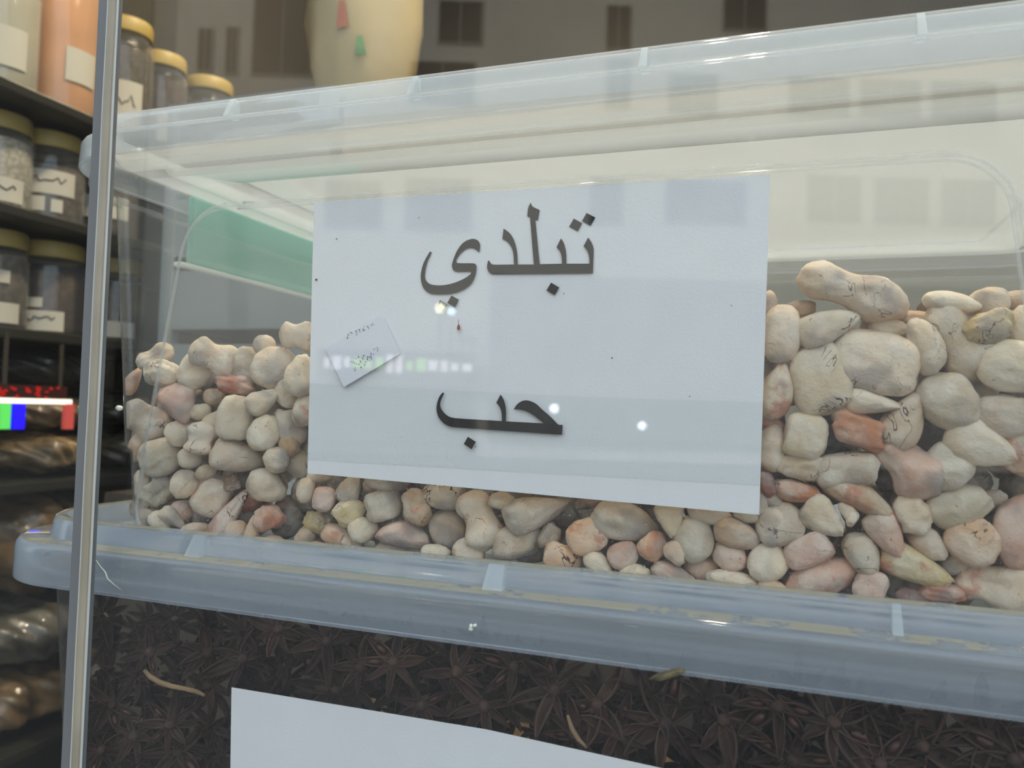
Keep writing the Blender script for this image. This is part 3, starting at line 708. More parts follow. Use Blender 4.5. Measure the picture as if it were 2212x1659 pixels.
SEEDS = """
L|330 590 270 150 32 l G 3 v|grey-white knobbly {s} with a crumbly tip on top
L|160 770 230 110 60 w P 8 v|cracked pinkish {s} hugging the end wall
L|390 715 270 200 -10 g I 0 v|lumpy chalk-white {s} below the knobbly one
L|630 700 270 230 70 r C 7 -|plain cream {s} beside the streaked one on top
L|775 600 360 250 -20 l C 0 vf|big {s} streaked red across its top
L|1005 605 170 180 0 r B 14 -|small round beige {s} behind the red-streaked one
L|1145 505 160 150 0 r C 12 -|round cream {s} alone on the skyline of the heap
L|1385 440 240 220 0 l B 8 v|two-bumped beige {s} touching the paper's upper edge
L|1215 670 330 300 20 r C 4 -|big smooth cream {s} filling the middle of the top row
L|1330 850 200 240 0 r C 10 -|shaded cream {s} under the big smooth one
L|1420 730 310 230 80 e I 0 -|upright egg-shaped cream {s} beside the paper
L|930 800 290 150 -8 g R 7 vf|torn red-brown {s} husk below the streaked one
L|515 940 300 250 -70 w P 0 -|pink wedge-shaped {s} pointing down
L|265 1060 370 300 -35 l G 0 v|large stained grey {s} lying against the corner
L|770 890 150 130 0 r T 14 -|small tan {s} deep in a gap
L|670 1000 150 120 20 e C 9 -|small pale {s} above the notched white one
L|925 1050 330 260 80 b C 0 -|tall blocky cream {s} with a grey dent
L|1135 915 250 180 35 w C 0 -|triangular cream {s} with a dark slit beside it
L|765 1090 210 160 60 e C 8 -|half-hidden pale {s} leaning on the blocky one
L|525 1150 220 190 30 e I 6 -|smooth ivory {s} leaning on the notched one
L|680 1200 240 230 80 l I 0 v|white {s} with a little notch in its face
L|590 1350 170 150 0 r C 5 -|roundish cream {s} below the notched one
L|1145 1160 270 230 70 e I 0 -|upright egg-shaped {s} with one blue-grey dot
L|1330 1120 310 230 -60 g G 9 -|rough dark grey {s} in shade near the paper
L|1440 990 240 160 80 r I 4 vf|pale {s} with a red star crack by the paper
L|370 1340 300 270 15 r G 0 -|round grey {s} with a deep dimple
L|955 1330 390 250 -15 w C 0 v|large cream {s} with a long crease
L|1235 1360 190 190 0 r C 0 -|small round cream {s} below the dotted egg
L|205 1260 220 140 80 e T 5 -|tan {s} pressed to the end wall
L|545 1540 220 190 70 r C 0 -|round cream {s} with a grey pit near the base
L|710 1450 150 110 20 e B 4 -|little pinkish-beige {s} between two round ones
L|750 1620 310 260 60 b C 3 v|tall cream {s} with a chip on its side
L|1160 1560 300 230 -35 e C 0 -|smooth cream egg {s} below the creased one
L|1330 1260 140 150 30 g T 8 -|small torn tan {s} near the paper
L|210 1540 200 120 75 g B 3 v|cracked pale {s} low at the end wall
L|355 1600 260 200 35 g G 4 v|rough grey-brown {s} below the dimpled one
L|905 1530 120 130 0 g N 10 v|small dark brown {s} in a gap
L|1390 1380 260 180 -40 r B 12 -|shaded beige {s} behind the small round one
L2|850 170 140 115 30 e C 0 -|cream {s} in the lower corner
L2|960 190 150 110 -60 w I 0 -|bright white split {s} half near the corner
L2|1035 165 170 90 -45 w I 0 -|second bright white split {s} half near the corner
L2|1170 235 160 90 5 e E 0 -|flat orange-cream {s} on the bin floor
L2|1090 120 130 120 0 r P 8 -|pinkish {s} behind the white split pair
L2|1385 130 340 120 52 w P 0 vf|long slanting pink {s} with a wine-red patch
L2|1410 240 130 120 0 r E 2 -|round peach {s} on the bin floor
L2|1510 230 170 90 80 w E 0 -|narrow orange cone-shaped {s}
L2|1600 170 190 160 30 g O 0 vf|rough orange {s} with folds
L2|1280 240 110 80 60 e T 3 v|little tan {s} with a pinhole
L2|1630 300 120 70 10 e O 3 -|peach {s} peeping over the lid ridge
L2|1490 60 150 120 20 r R 12 f|dusky red {s} behind the slanting pink one
B|80 315 210 150 80 r C 0 vf|pale {s} with a pink crack under the paper's corner
B|235 390 210 185 80 b P 0 -|square pink block of a {s}
B|460 300 260 190 60 w C 3 -|cream wedge {s} hanging from the paper's edge
B|200 190 210 110 0 r C 4 -|cream {s} cut off by the paper's lower corner
B|640 285 150 90 -30 e R 10 f|brick-red sliver of a {s}
B|785 230 390 180 -5 r G 2 -|wide grey-cream {s} under the paper's edge
B|455 500 280 230 20 g Y 0 v|rough yellow-tan {s} with a notched top
B|750 440 310 260 10 b G 0 v|grey-cream {s} with a rusty lower edge
B|1025 460 320 250 -65 g T 0 vf|gnarled tan {s} with a nub at its foot
B|1270 350 360 250 -10 r C 3 v|cream {s} with rust specks under the paper
B|190 590 250 180 -20 g Y 9 v|yellow {s} husk with dark holes
B|575 650 250 220 10 e C 0 f|grey-cream {s} with a pink foot
B|420 745 420 190 -30 w E 0 vf|long cream-to-peach {s} with a slit
B|912 685 440 215 -8 k P 0 -|long pink kidney-shaped {s}
B|1290 640 330 300 -60 r B 9 -|smooth beige {s} sunk behind its neighbours
B|1560 570 500 330 -68 l C 0 vf|big upright cream {s} with a wine-red wound
B|1755 400 230 150 0 g B 2 v|rough beige {s} just under the paper
B|2060 490 560 300 18 w G 0 v|large pale grey {s} with short black nicks
B|815 820 330 150 -5 e B 8 -|dusky {s} under the kidney-shaped one
B|1190 850 250 150 0 e I 0 -|ivory egg {s} resting on the lid ridge
B|1470 840 260 230 -50 b C 2 f|pale peach {s} under the wounded one
B|1880 750 420 280 10 b B 4 -|broad beige-pink {s} in the lower row
B|2165 710 230 180 60 g N 5 v|rough brown {s} in shade
B|225 800 200 80 -25 e O 2 -|orange sliver of a {s} on the bin floor
B|75 720 190 160 60 g T 6 v|tan {s} behind the orange sliver
B|1010 850 160 120 0 r B 12 -|dim beige {s} beside the ivory egg
B|1600 310 200 130 -10 r N 9 -|brownish {s} in the shade of the paper
B2|465 715 330 290 20 b E 0 vf|blocky pink-tan {s} with a brown face
B2|800 590 560 330 -12 e G 0 v|large grey {s} pitted with brown marks
B2|1205 580 290 250 -80 w C 0 v|cream wedge {s} pointing down with one pinhole
B2|1540 530 370 170 -8 e C 2 -|pale {s} lying along the paper's edge
B2|1400 740 390 330 -70 r G 0 -|big round grey-tan {s} in the middle row
B2|1780 700 390 250 -10 e T 0 v|lemon-shaped tan {s} with a brown flank
B2|250 925 330 270 -25 r E 0 vf|cracked peach {s} with a dark seam
B2|580 965 290 180 -38 e I 0 v|slim ivory {s} marked with a brown squiggle
B2|790 880 270 240 40 e P 0 -|smooth pink egg-shaped {s}
B2|1050 800 260 220 50 e E 1 f|cream {s} with a peach foot joined to another
B2|1245 860 220 170 -40 g E 0 f|peach nub {s} tucked under the joined one
B2|890 1040 270 160 5 e I 0 -|ivory {s} on the bin floor beneath the pink egg
B2|1230 1055 390 200 -18 e P 0 v|dusty pink {s} with a white scuff
B2|1480 985 300 210 0 r P 7 -|dusky pink {s} behind the scuffed one
B2|1715 895 290 240 -30 r P 2 -|rosy {s} below the lemon-shaped one
B2|1745 1105 450 175 -5 e I 0 -|long ivory bean-like {s}
B2|2040 945 340 320 30 r I 0 -|chalky ivory ball of a {s}
B2|2095 635 340 270 80 r C 0 -|round grey-cream {s} beside the paper's corner
B2|1860 530 220 130 -10 r C 3 -|cream {s} peeping under the paper's corner
B2|490 420 250 110 10 g N 12 v|dark brown {s} in the shade behind the nicked one
R|830 320 780 340 -22 l C 0 v|very large pale double-lobed {s} crowning the heap
R|640 575 460 250 20 w C 0 v|pale {s} with a brown-veined torn end
R|310 630 420 260 85 r I 0 -|round white {s} with a grey smudge by the paper
R|590 960 530 420 -75 b C 0 v|big cream {s} with a bundle of brown cracks
R|1000 835 600 440 -12 b I 0 v|largest smooth white {s} with two brown dashes
R|1390 715 430 230 -75 k C 0 v|upright cream {s} with a bent back
R|1110 590 280 170 -10 e C 10 -|cream {s} with a blue-grey spot behind the largest one
R|1640 660 640 420 -55 l B 3 v|large beige {s} carrying a torn husk
R|1850 590 350 250 20 g Y 0 v|crumbling yellow {s} husk with a dark hollow
R|1570 400 380 170 -12 e I 6 -|white-topped {s} at the crest of the heap
R|1850 400 270 230 20 r C 10 -|round cream {s} behind the crest
R|2080 370 230 140 10 e B 14 -|tan {s} at the far back of the crest
R|2090 560 290 190 85 e I 6 -|smooth white {s} above the brown-marked one
R|2000 865 410 380 0 r I 0 v|round white {s} with a brown mark at its foot
R|1550 1130 450 380 -55 r G 0 -|big round grey {s} with a shaded cheek
R|975 1140 380 180 -8 w I 0 v|almond-shaped ivory {s} with one brown dash
R|275 1050 430 230 80 e C 0 f|pale {s} with a small red spot by the paper
R|1215 1270 450 300 62 w B 2 v|tall beige wedge {s} with a pointed tip
R|485 1380 330 300 80 b C 0 -|square cream {s} with soft corners
R|870 1345 420 250 -28 g O 0 vf|jagged orange-red {s} husk with a grey hole
R|235 1480 340 200 80 r C 3 -|cream {s} shaded at its side by the paper
R|800 1640 430 260 8 b G 2 v|long grey-beige {s} with a curved scar
R|1270 1600 540 410 -52 l P 0 -|big pinkish-white {s} with a nose
R|1550 1610 370 330 60 r G 2 -|round greenish-grey {s} beside the nosed one
R|1795 1465 480 350 -25 w C 0 -|cream {s} with a narrow pale end
R|1960 1240 410 310 -10 r G 0 -|broad grey-cream {s} cut by the frame
R|1810 1050 230 190 60 r B 14 -|half-hidden beige {s} in a dark gap
R|1300 980 250 210 40 r C 13 -|cream {s} deep behind the bent one
R|220 1290 260 130 -35 g R 8 vf|thin red-brown {s} scrap near the paper
R|2085 1500 360 260 85 r B 2 vf|pale {s} with a red blotch at the frame edge
R|430 440 240 120 10 r T 14 -|tan {s} behind the veined one
R|1260 510 280 110 0 r E 16 -|warm cream {s} in the notch of the crest
R|215 400 110 190 0 r E 10 -|peach {s} at the paper's upper corner
R2|440 165 330 200 -5 g B 3 v|rough beige {s} with a net of brown veins
R2|410 350 350 170 -8 e O 2 vf|orange-brown {s} with a grey rim
R2|195 300 190 120 -75 g R 2 f|red-orange scrap of a {s} by the paper
R2|905 405 570 230 -32 w T 0 f|long tan {s} with a peach tip
R2|290 600 330 310 20 r G 0 v|round grey {s} with a dark smudge
R2|620 560 330 270 -40 w C 0 v|angular cream {s} with a row of pits
R2|800 500 150 100 -50 g I 2 -|white chip of a {s} in the middle
R2|830 555 120 80 70 g I 1 -|second white chip of a {s} in the middle
R2|1290 520 310 240 -60 g C 0 v|brown-spotted cream {s} with a rusty foot
R2|1620 455 430 300 22 e G 2 -|smooth grey-cream {s} in the middle row
R2|1095 680 410 240 -62 w P 0 v|pinkish triangular {s} with brown veins
R2|500 800 350 230 28 b P 0 -|bean-shaped pink {s} tilted upward
R2|910 820 330 230 -65 e B 1 v|tan-grey {s} with a pale belly
R2|1400 735 300 200 -42 e T 3 -|almond-shaped tan {s} sliding down
R2|1730 715 370 340 -30 r E 0 v|round {s} with a dark grey hollow
R2|2040 640 540 270 80 k P 0 -|tall salmon pink {s} at the frame edge
R2|1900 1060 580 380 -12 l C 0 vf|big flat cream {s} with a pink ridge
R2|1310 915 500 250 -22 w Y 0 f|yellow-orange {s} with a pointed end
R2|610 995 560 270 25 e P 0 f|large pink {s} with torn white skin
R2|965 1060 250 220 70 b P 1 -|pink-cream {s} standing on the bin floor
R2|1500 1100 310 150 -5 g O 1 f|glossy orange {s} low on the bin floor
R2|1610 880 230 170 30 r B 9 -|dusky {s} below the hollowed one
R2|250 1070 220 110 -15 e E 1 v|small peach {s} broken at its end
R2|1280 1140 230 130 -10 g R 5 v|maroon scrap of a {s} on the bin floor
R2|250 430 200 130 -35 w C 4 -|cream triangular {s} tucked by the paper
R2|155 410 250 110 85 e C 2 -|cream {s} half covered by the paper's edge
R2|1200 420 160 140 20 g N 16 v|dark brown {s} deep in the middle
R2|1880 420 200 150 20 r G 14 -|dim grey {s} behind the salmon one
"""
ZONE = dict(L=(240, 600, 3.456), L2=(0, 1060, 2.77), B=(640, 980, 3.95), B2=(1150, 980, 4.022), R=(1600, 540, 3.456), R2=(1600, 960, 3.456))
ENDS = dict(L='at the far end', L2='low at the far end', B='below the paper', B2='below the paper', R='at the near end', R2='low at the near end')
sr = np.random.default_rng(21)
def tint(key, r, k=0.05):
    c = np.array(lin(PAL[key])) * (1 + r.uniform(-k, k)) * (1 + r.uniform(-k, k, 3) * 0.4)
    return (*np.clip(c, 0, 1), 1)
def keep_inside(o):
    me = o.data; n = len(me.vertices); a = np.empty(n * 3, np.float32); me.vertices.foreach_get('co', a); a = a.reshape(-1, 3)
    L = np.array(o.location); P = a + L
    P[:, 2] = np.maximum(P[:, 2], 1.1782 + 0.0006 * np.sin(a[:, 0] * 900))
    zz = np.linspace(1.17, 1.37, 60); R = np.array([ub_rect(z) for z in zz])
    x0, y0, r = (np.interp(P[:, 2], zz, R[:, i]) for i in (0, 2, 4))
    e = 0.0012
    P[:, 0] = np.maximum(P[:, 0], x0 + e); P[:, 1] = np.maximum(P[:, 1], y0 + e)
    cx, cyy = x0 + r, y0 + r; dx, dy = P[:, 0] - cx, P[:, 1] - cyy; d = np.hypot(dx, dy)
    m = (dx < 0) & (dy < 0) & (d > r - e); s = np.where(m, (r - e) / np.maximum(d, 1e-6), 1.0)
    P[:, 0] = np.where(m, cx + dx * s, P[:, 0]); P[:, 1] = np.where(m, cyy + dy * s, P[:, 1])
    me.vertices.foreach_set('co', (P - L).astype(np.float32).ravel()); me.update()
seeds = []
for row in SEEDS.strip().splitlines():
    zone, nums, label = row.split('|')
    ox, oy, k = ZONE[zone]
    cx, cy, w, h, ang, kind, colr, gap, fl = nums.split()
    cx, cy, w, h = ox + float(cx) / k, oy + float(cy) / k, float(w) / k, float(h) / k
    o = seed_object(cx, cy, w * 1.06, h * 1.06, float(ang), kind, colr, float(gap) * 0.001, sr, wall_y)
    keep_inside(o)
    tag(o, label.replace('{s}', 'baobab seed') + ' ' + ENDS[zone], 'seed', 'baobab seeds against the front of the bin')
    o.color = tint(colr, sr); o['vein'] = 1.0 if 'v' in fl else 0.15; o['flush'] = 0.8 if 'f' in fl else 0.12
    seeds.append(o)
# seeds glimpsed in the gaps behind the front layer
fillm = []
for i in range(8):
    me = ICOM[3].copy(); me.name = 'baobab_seed'; u = seed_shape('erbwgrlk'[i], sr, 3) * np.array([0.0125, 0.0100, 0.0098])
    me.vertices.foreach_set('co', u.astype(np.float32).ravel()); me.update(); me.materials.clear(); me.materials.append(MAT['pulp']); fillm.append(me)
def pile_top(x):
    return float(np.interp(x, [-0.36, -0.29, -0.235, -0.16, -0.06, 0.0, 0.03, 0.10, 0.2], [1.262, 1.276, 1.284, 1.282, 1.29, 1.294, 1.298, 1.292, 1.285]))
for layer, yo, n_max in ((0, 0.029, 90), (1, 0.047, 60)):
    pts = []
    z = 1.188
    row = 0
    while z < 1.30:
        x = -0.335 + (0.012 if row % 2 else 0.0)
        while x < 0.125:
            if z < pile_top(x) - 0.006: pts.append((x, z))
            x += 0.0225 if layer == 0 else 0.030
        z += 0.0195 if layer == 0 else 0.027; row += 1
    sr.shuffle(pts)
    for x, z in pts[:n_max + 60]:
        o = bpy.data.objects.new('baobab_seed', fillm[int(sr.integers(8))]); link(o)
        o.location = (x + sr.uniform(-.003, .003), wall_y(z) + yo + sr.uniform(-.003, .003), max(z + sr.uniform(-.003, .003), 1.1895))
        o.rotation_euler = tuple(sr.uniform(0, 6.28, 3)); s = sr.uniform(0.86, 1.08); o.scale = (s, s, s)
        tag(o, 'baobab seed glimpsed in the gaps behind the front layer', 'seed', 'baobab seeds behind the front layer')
        o.color = tuple(q * 0.30 for q in tint('CTTBBTPEN'[int(sr.integers(9))], sr, 0.2)[:3]) + (1.0,); o['vein'] = 0.6; o['flush'] = float(sr.uniform(0.1, 0.5))  # colour scaled down to paint the shade in the gaps between seeds

# ------------------------------------------------------------------ star anise in the lower bin
def carpel_mesh():
    """an open boat-shaped pod along +x"""
    vs, fs = [], []
    nx, nk = 9, 9
    for i in range(nx):
        t = i / (nx - 1); x = 0.0015 + 0.0155 * t
        w = 0.0034 * math.sin(math.pi * min(1, 0.12 + 0.88 * t) ** 0.8) ** 0.7 * (1 - 0.25 * t) + 0.0002
        dpt = 0.0048 * math.sin(math.pi * (0.1 + 0.85 * t)) ** 0.8 + 0.0004
        lift = 0.0035 * t * t * t
        for k in range(nk):
            a = math.pi * (0.10 + 0.80 * k / (nk - 1))
            vs.append((x, -w * math.cos(a) * 0.8, lift - dpt * (math.sin(a) - 0.31)))
    for i in range(nx - 1):
        for k in range(nk - 1):
            q = i * nk + k; fs.append((q, q + nk, q + nk + 1, q + 1))
    b = len(vs)
    vs += [(x * 0.985 + 0.0001, y * 0.78, z + 0.0005) for x, y, z in vs[:b]]
    for i in range(nx - 1):
        for k in range(nk - 1):
            q = b + i * nk + k; fs.append((q + 1, q + nk + 1, q + nk, q))
    for i in range(nx - 1):
        for k in (0, nk - 1):
            q = i * nk + k; f = (q, q + nk, q + nk + b, q + b); fs.append(f if k else f[::-1])
    return vs, fs
CV, CF = carpel_mesh()
def simple_mesh(name, vs, fs, mat):
    me = bpy.data.meshes.new(name); me.from_pydata(vs, [], fs); me.materials.append(mat)
    me.polygons.foreach_set('use_smooth', [True] * len(fs)); me.update(); return me
carp = simple_mesh('carpel', CV, CF, MAT['anise'])
av, af = ICO[3]; aseed = simple_mesh('anise_seed', [tuple(v * np.array([0.0034, 0.0016, 0.0022])) for v in unit_ico(2)[0]], unit_ico(2)[1], MAT['anise_seed'])
cv, cf = unit_ico(2)
core = simple_mesh('star_anise', [tuple(v * np.array([0.0028, 0.0028, 0.0026]) * (1 + 0.1 * math.sin(9 * v[0] + 5 * v[1]))) for v in cv], cf, MAT['anise'])
# whole star as one mesh for the small dark ones deeper in
wv, wf = [], []
for k in range(8):
    a = k * math.pi / 4 + 0.1 * math.sin(k * 5); sc = 0.8 + 0.3 * abs(math.sin(k * 2.3)); b = len(wv)
    for x, y, z in CV: wv.append((sc * (x * math.cos(a) - y * math.sin(a)), sc * (x * math.sin(a) + y * math.cos(a)), sc * z))
    wf += [tuple(i + b for i in f) for f in CF]
whole = simple_mesh('star_anise', wv, wf, MAT['anise'])
def face_cam(px, py, roll, tilt_x, tilt_y):
    d = Vector(ray(px, py)).normalized(); q = (-d).to_track_quat('Z', 'Y').to_matrix()
    return q @ Matrix.Rotation(tilt_x, 3, 'X') @ Matrix.Rotation(tilt_y, 3, 'Y') @ Matrix.Rotation(roll, 3, 'Z')
ar = np.random.default_rng(5)
STARS = [(523, 1423, 1.15, 'thin-armed star anise with spidery pods high at the far end'), (448, 1409, .8, 'reddish rounded star anise beside the spidery one'), (325, 1408, .8, 'small star anise in the dark wedge at the far end'),
         (706, 1386, 1.0, 'star anise with sharp upright tips under the lid edge'), (725, 1490, 1.3, 'large pale brown star anise above the blank paper'), (242, 1521, .9, 'reddish star anise beside the glass joint'),
         (367, 1565, .85, 'greyish star anise with a torn pod beside the blank paper'), (385, 1622, 1.15, 'flower-like star anise low beside the blank paper'), (290, 1590, .7, 'small split star anise pod cluster near the glass joint'),
         (986, 1452, .9, 'star anise with two thin upright pods under the lid'), (1046, 1526, 1.0, 'red-brown star anise touching the paper edge'), (1110, 1440, 1.0, 'dim rusty star anise high in the middle'),
         (1198, 1490, 1.0, 'star anise with an open round pod in the middle'), (1290, 1520, 1.1, 'broad star anise beside the short brownish stalk'), (1242, 1590, .9, 'star anise half behind the blank paper edge'),
         (1438, 1562, 1.35, 'big star anise with a long upright pod under the insect-like husk'), (1330, 1585, .9, 'star anise with a curled pod at the paper edge'), (1564, 1557, 1.3, 'large star anise with a wide flat pod'),
         (1680, 1525, 1.0, 'star anise with a steep narrow pod near the lid'), (1800, 1560, 1.15, 'olive-brown star anise with a pointed pod'), (1992, 1612, 1.45, 'biggest star anise with crossed long arms at the near end'),
         (2140, 1590, 1.25, 'rusty star anise against the frame edge'), (1900, 1650, 1.0, 'star anise with an orange seed low at the near end'), (600, 1360, .85, 'dim star anise just under the lid near the far end'),
         (850, 1430, 1.0, 'brown star anise with faint arms between lid and paper'), (910, 1525, .9, 'star anise cut by the sloping paper edge'), (220, 1620, .9, 'dark bluish star anise low by the glass joint'),
         (1560, 1660, 1.0, 'star anise peeping over the paper at the frame bottom'), (1710, 1640, 1.05, 'dark star anise low at the near end'), (2190, 1640, 1.0, 'cut star anise at the frame corner'),
         (450, 1480, .9, 'star anise behind the pale curved stalk'), (780, 1440, .85, 'small star anise with raised tips in the middle row')]
def star_place(px, py, gap):
    return wall_hit(px, py, lwall_y, -gap)
for i, (px, py, sc, lab) in enumerate(STARS):
    sc *= 1.1; p = star_place(px, py, 0.0135 * sc + 0.001)
    o = bpy.data.objects.new('star_anise', core); link(o)
    m = face_cam(px, py, ar.uniform(0, 6.28), ar.uniform(-.45, .45), ar.uniform(-.45, .45)).to_4x4(); m.translation = p
    o.matrix_world = m
    tag(o, lab, 'spice', 'star anise in the lower bin')
    c = np.array(lin((92, 66, 54))) * ar.uniform(0.6, 1.2); o.color = (*c, 1)
    for k in range(8):
        if ar.uniform() < 0.08: continue
        s = sc * ar.uniform(0.72, 1.15)
        q = bpy.data.objects.new('carpel', carp); link(q, o); q.color = (*(c * ar.uniform(0.7, 1.3)), 1)
        q.rotation_euler = (ar.uniform(-.3, .3), ar.uniform(-.25, .2), k * math.pi / 4 + ar.uniform(-.12, .12)); q.scale = (s, s * ar.uniform(.8, 1.2), s)
        if ar.uniform() < 0.22:
            e = bpy.data.objects.new('anise_seed', aseed); link(e, q); e.location = (0.0085, 0, -0.0008)
pts = []
for z in np.arange(1.052, 1.150, 0.0165):
    for x in np.arange(-0.340, 0.12, 0.0225): pts.append((x + ar.uniform(-.005, .005), z + ar.uniform(-.004, .004)))
for lay in (0, 1):
    for x, z in pts:
        if lay == 1 and ar.uniform() < 0.35: continue
        if -0.245 < x < 0.0 and z < 1.075: continue
        o = bpy.data.objects.new('star_anise', whole); link(o)
        o.location = (x + lay * 0.01, lwall_y(z) + 0.024 + lay * 0.017 + ar.uniform(-.002, .002), min(z, 1.136))
        o.rotation_euler = (1.57 + ar.uniform(-.5, .5), ar.uniform(-.6, .6), ar.uniform(-.5, .5)); o.rotation_euler.rotate_axis('Z', ar.uniform(0, 6.28))
        s = ar.uniform(0.8, 1.05); o.scale = (s, s, s)
        tag(o, 'dark star anise deeper in the lower bin behind the front pods', 'spice', 'star anise behind the front pods')
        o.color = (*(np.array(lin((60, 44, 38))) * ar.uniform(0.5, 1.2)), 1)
# loose stalk among the star anise, husk on the lid edge, crumbs
P = [wall_hit(x, y, lwall_y, -0.004) for x, y in ((312, 1448), (325, 1462), (345, 1474), (370, 1482), (400, 1488), (425, 1494), (442, 1502))]
tag(tube('dry_stalk', P, [0.0009, 0.0013, 0.0013, 0.0012, 0.0011, 0.0011, 0.0007], MAT['twig']), 'pale curved dry stalk lying among the star anise pods', 'stalk')
P = [wall_hit(x, y, lwall_y, -0.0035) for x, y in ((1226, 1545), (1236, 1575), (1250, 1598), (1268, 1615))]
tag(tube('dry_stalk', P, [0.0006, 0.001, 0.001, 0.0006], MAT['twig']), 'short brownish dry stalk at the edge of the blank paper', 'stalk')
# husk and crumbs
p = wall_hit(1443, 1457, lambda z: -0.0318, 0.0)
hk = empty('dry_husk', p); tag(hk, 'small dry insect-like husk caught at the lower edge of the dusty lid', 'husk')
hv = seed_shape('g', sr, 3) * np.array([0.0066, 0.0017, 0.0014])
hm = ICOM[3].copy(); hm.name = 'husk_body'; hm.vertices.foreach_set('co', hv.astype(np.float32).ravel()); hm.materials.clear(); hm.materials.append(MAT['husk']); hm.update()
ho = link(bpy.data.objects.new('husk_body', hm), hk); ho.rotation_euler = (0, math.radians(-22), math.radians(4))
for dx, dz in ((-0.0045, -0.001), (0.002, 0.0022)):
    q = tube('bristle', [(dx, 0, dz), (dx - 0.0012, -0.0004, dz - 0.0012), (dx - 0.0026, -0.0005, dz - 0.0014)], [0.0003, 0.00025, 0.0001], MAT['husk'], hk, 6)
def fleck(px, py, n, spread, r0, plane_y, root=None, label=None, name='crumb', mat='fleck'):
    o = None
    for i in range(n):
        c = on_y(px + sr.uniform(-spread, spread), py + sr.uniform(-spread * 1.3, spread * 1.3), plane_y)
        m = ICOM[3].copy(); m.name = name; u = seed_shape('g', sr, 3) * r0 * sr.uniform(.5, 1.1)
        m.vertices.foreach_set('co', u.astype(np.float32).ravel()); m.materials.clear(); m.materials.append(MAT[mat]); m.update()
        ob = link(bpy.data.objects.new(name, m)); ob.location = c
        if root is not None: re_parent(ob, root)
        elif label: tag(ob, label, 'crumb', None)
fleck(257, 882, 1, 0, 0.0022, -0.0435, None, 'white plaster crumb stuck on the glass beside the bin corner')
fleck(1022, 1354, 4, 5, 0.0010, -0.0302, ll, name='white_fleck')
sc = []
for x, y in ((206, 1210), (216, 1222), (226, 1236), (234, 1250), (246, 1262), (262, 1275)):
    sc.append(on_y(x + sr.uniform(-2, 2), y, -0.0302))
re_parent(tube('scratch', sc, [0.0001, 0.0002, 0.0003, 0.0003, 0.0002, 0.0001], MAT['fleck'], None, 6), ll)

# ------------------------------------------------------------------ shelves on the shop's wall
m_board = plain('dark_shelf_board', (44, 44, 38), 0.35)
m_up = plain('shelf_upright', (58, 54, 46), 0.5)
SZ = (0.45, 0.80, 1.14, 1.335, 1.487, 1.640)
XF = -0.90
SLAB = ('lowest dark wall shelf near the floor', 'dark wall shelf under the stacked bags of brown bark', 'dark wall shelf carrying the bags of beige grain', 'dark wall shelf carrying the lower row of jars',
        'dark wall shelf carrying the upper row of short jars', 'top dark wall shelf carrying the tall powder jars')
for z, t in zip(SZ, SLAB): tag(box('wall_shelf', (XL, 0.05, z - 0.014), (XF, 1.80, z), m_board, None, 0.002), t, 'shelf')
m_lid = plain('yellow_jar_lid', (184, 160, 92), 0.45)
m_clear = sheet_plastic('jar_clear_plastic', 0.10, (0.8, 0.8, 0.78), gloss_rough=0.06, f0=0.05)
m_tag = plain('jar_label_paper', (186, 182, 170), 0.8)
m_scr = plain('jar_label_ink', (62, 60, 60), 0.8)
def content(name, rgb, sc=150, dk=0.5):
    c = lin(rgb); n = NT(name); p = n.n('ShaderNodeBsdfPrincipled'); p.inputs['Roughness'].default_value = 0.8
    tc = n.n('ShaderNodeTexCoord')
    vo = n.n('ShaderNodeTexVoronoi'); vo.inputs['Scale'].default_value = sc; n.set(vo, 'Vector', tc.outputs['Object'])
    n.set(p, 'Base Color', n.mix(n.ramp(vo.outputs['Distance'], 0.05, 0.8), c, tuple(q * dk for q in c))); return n.end(p)
XJ = -0.985
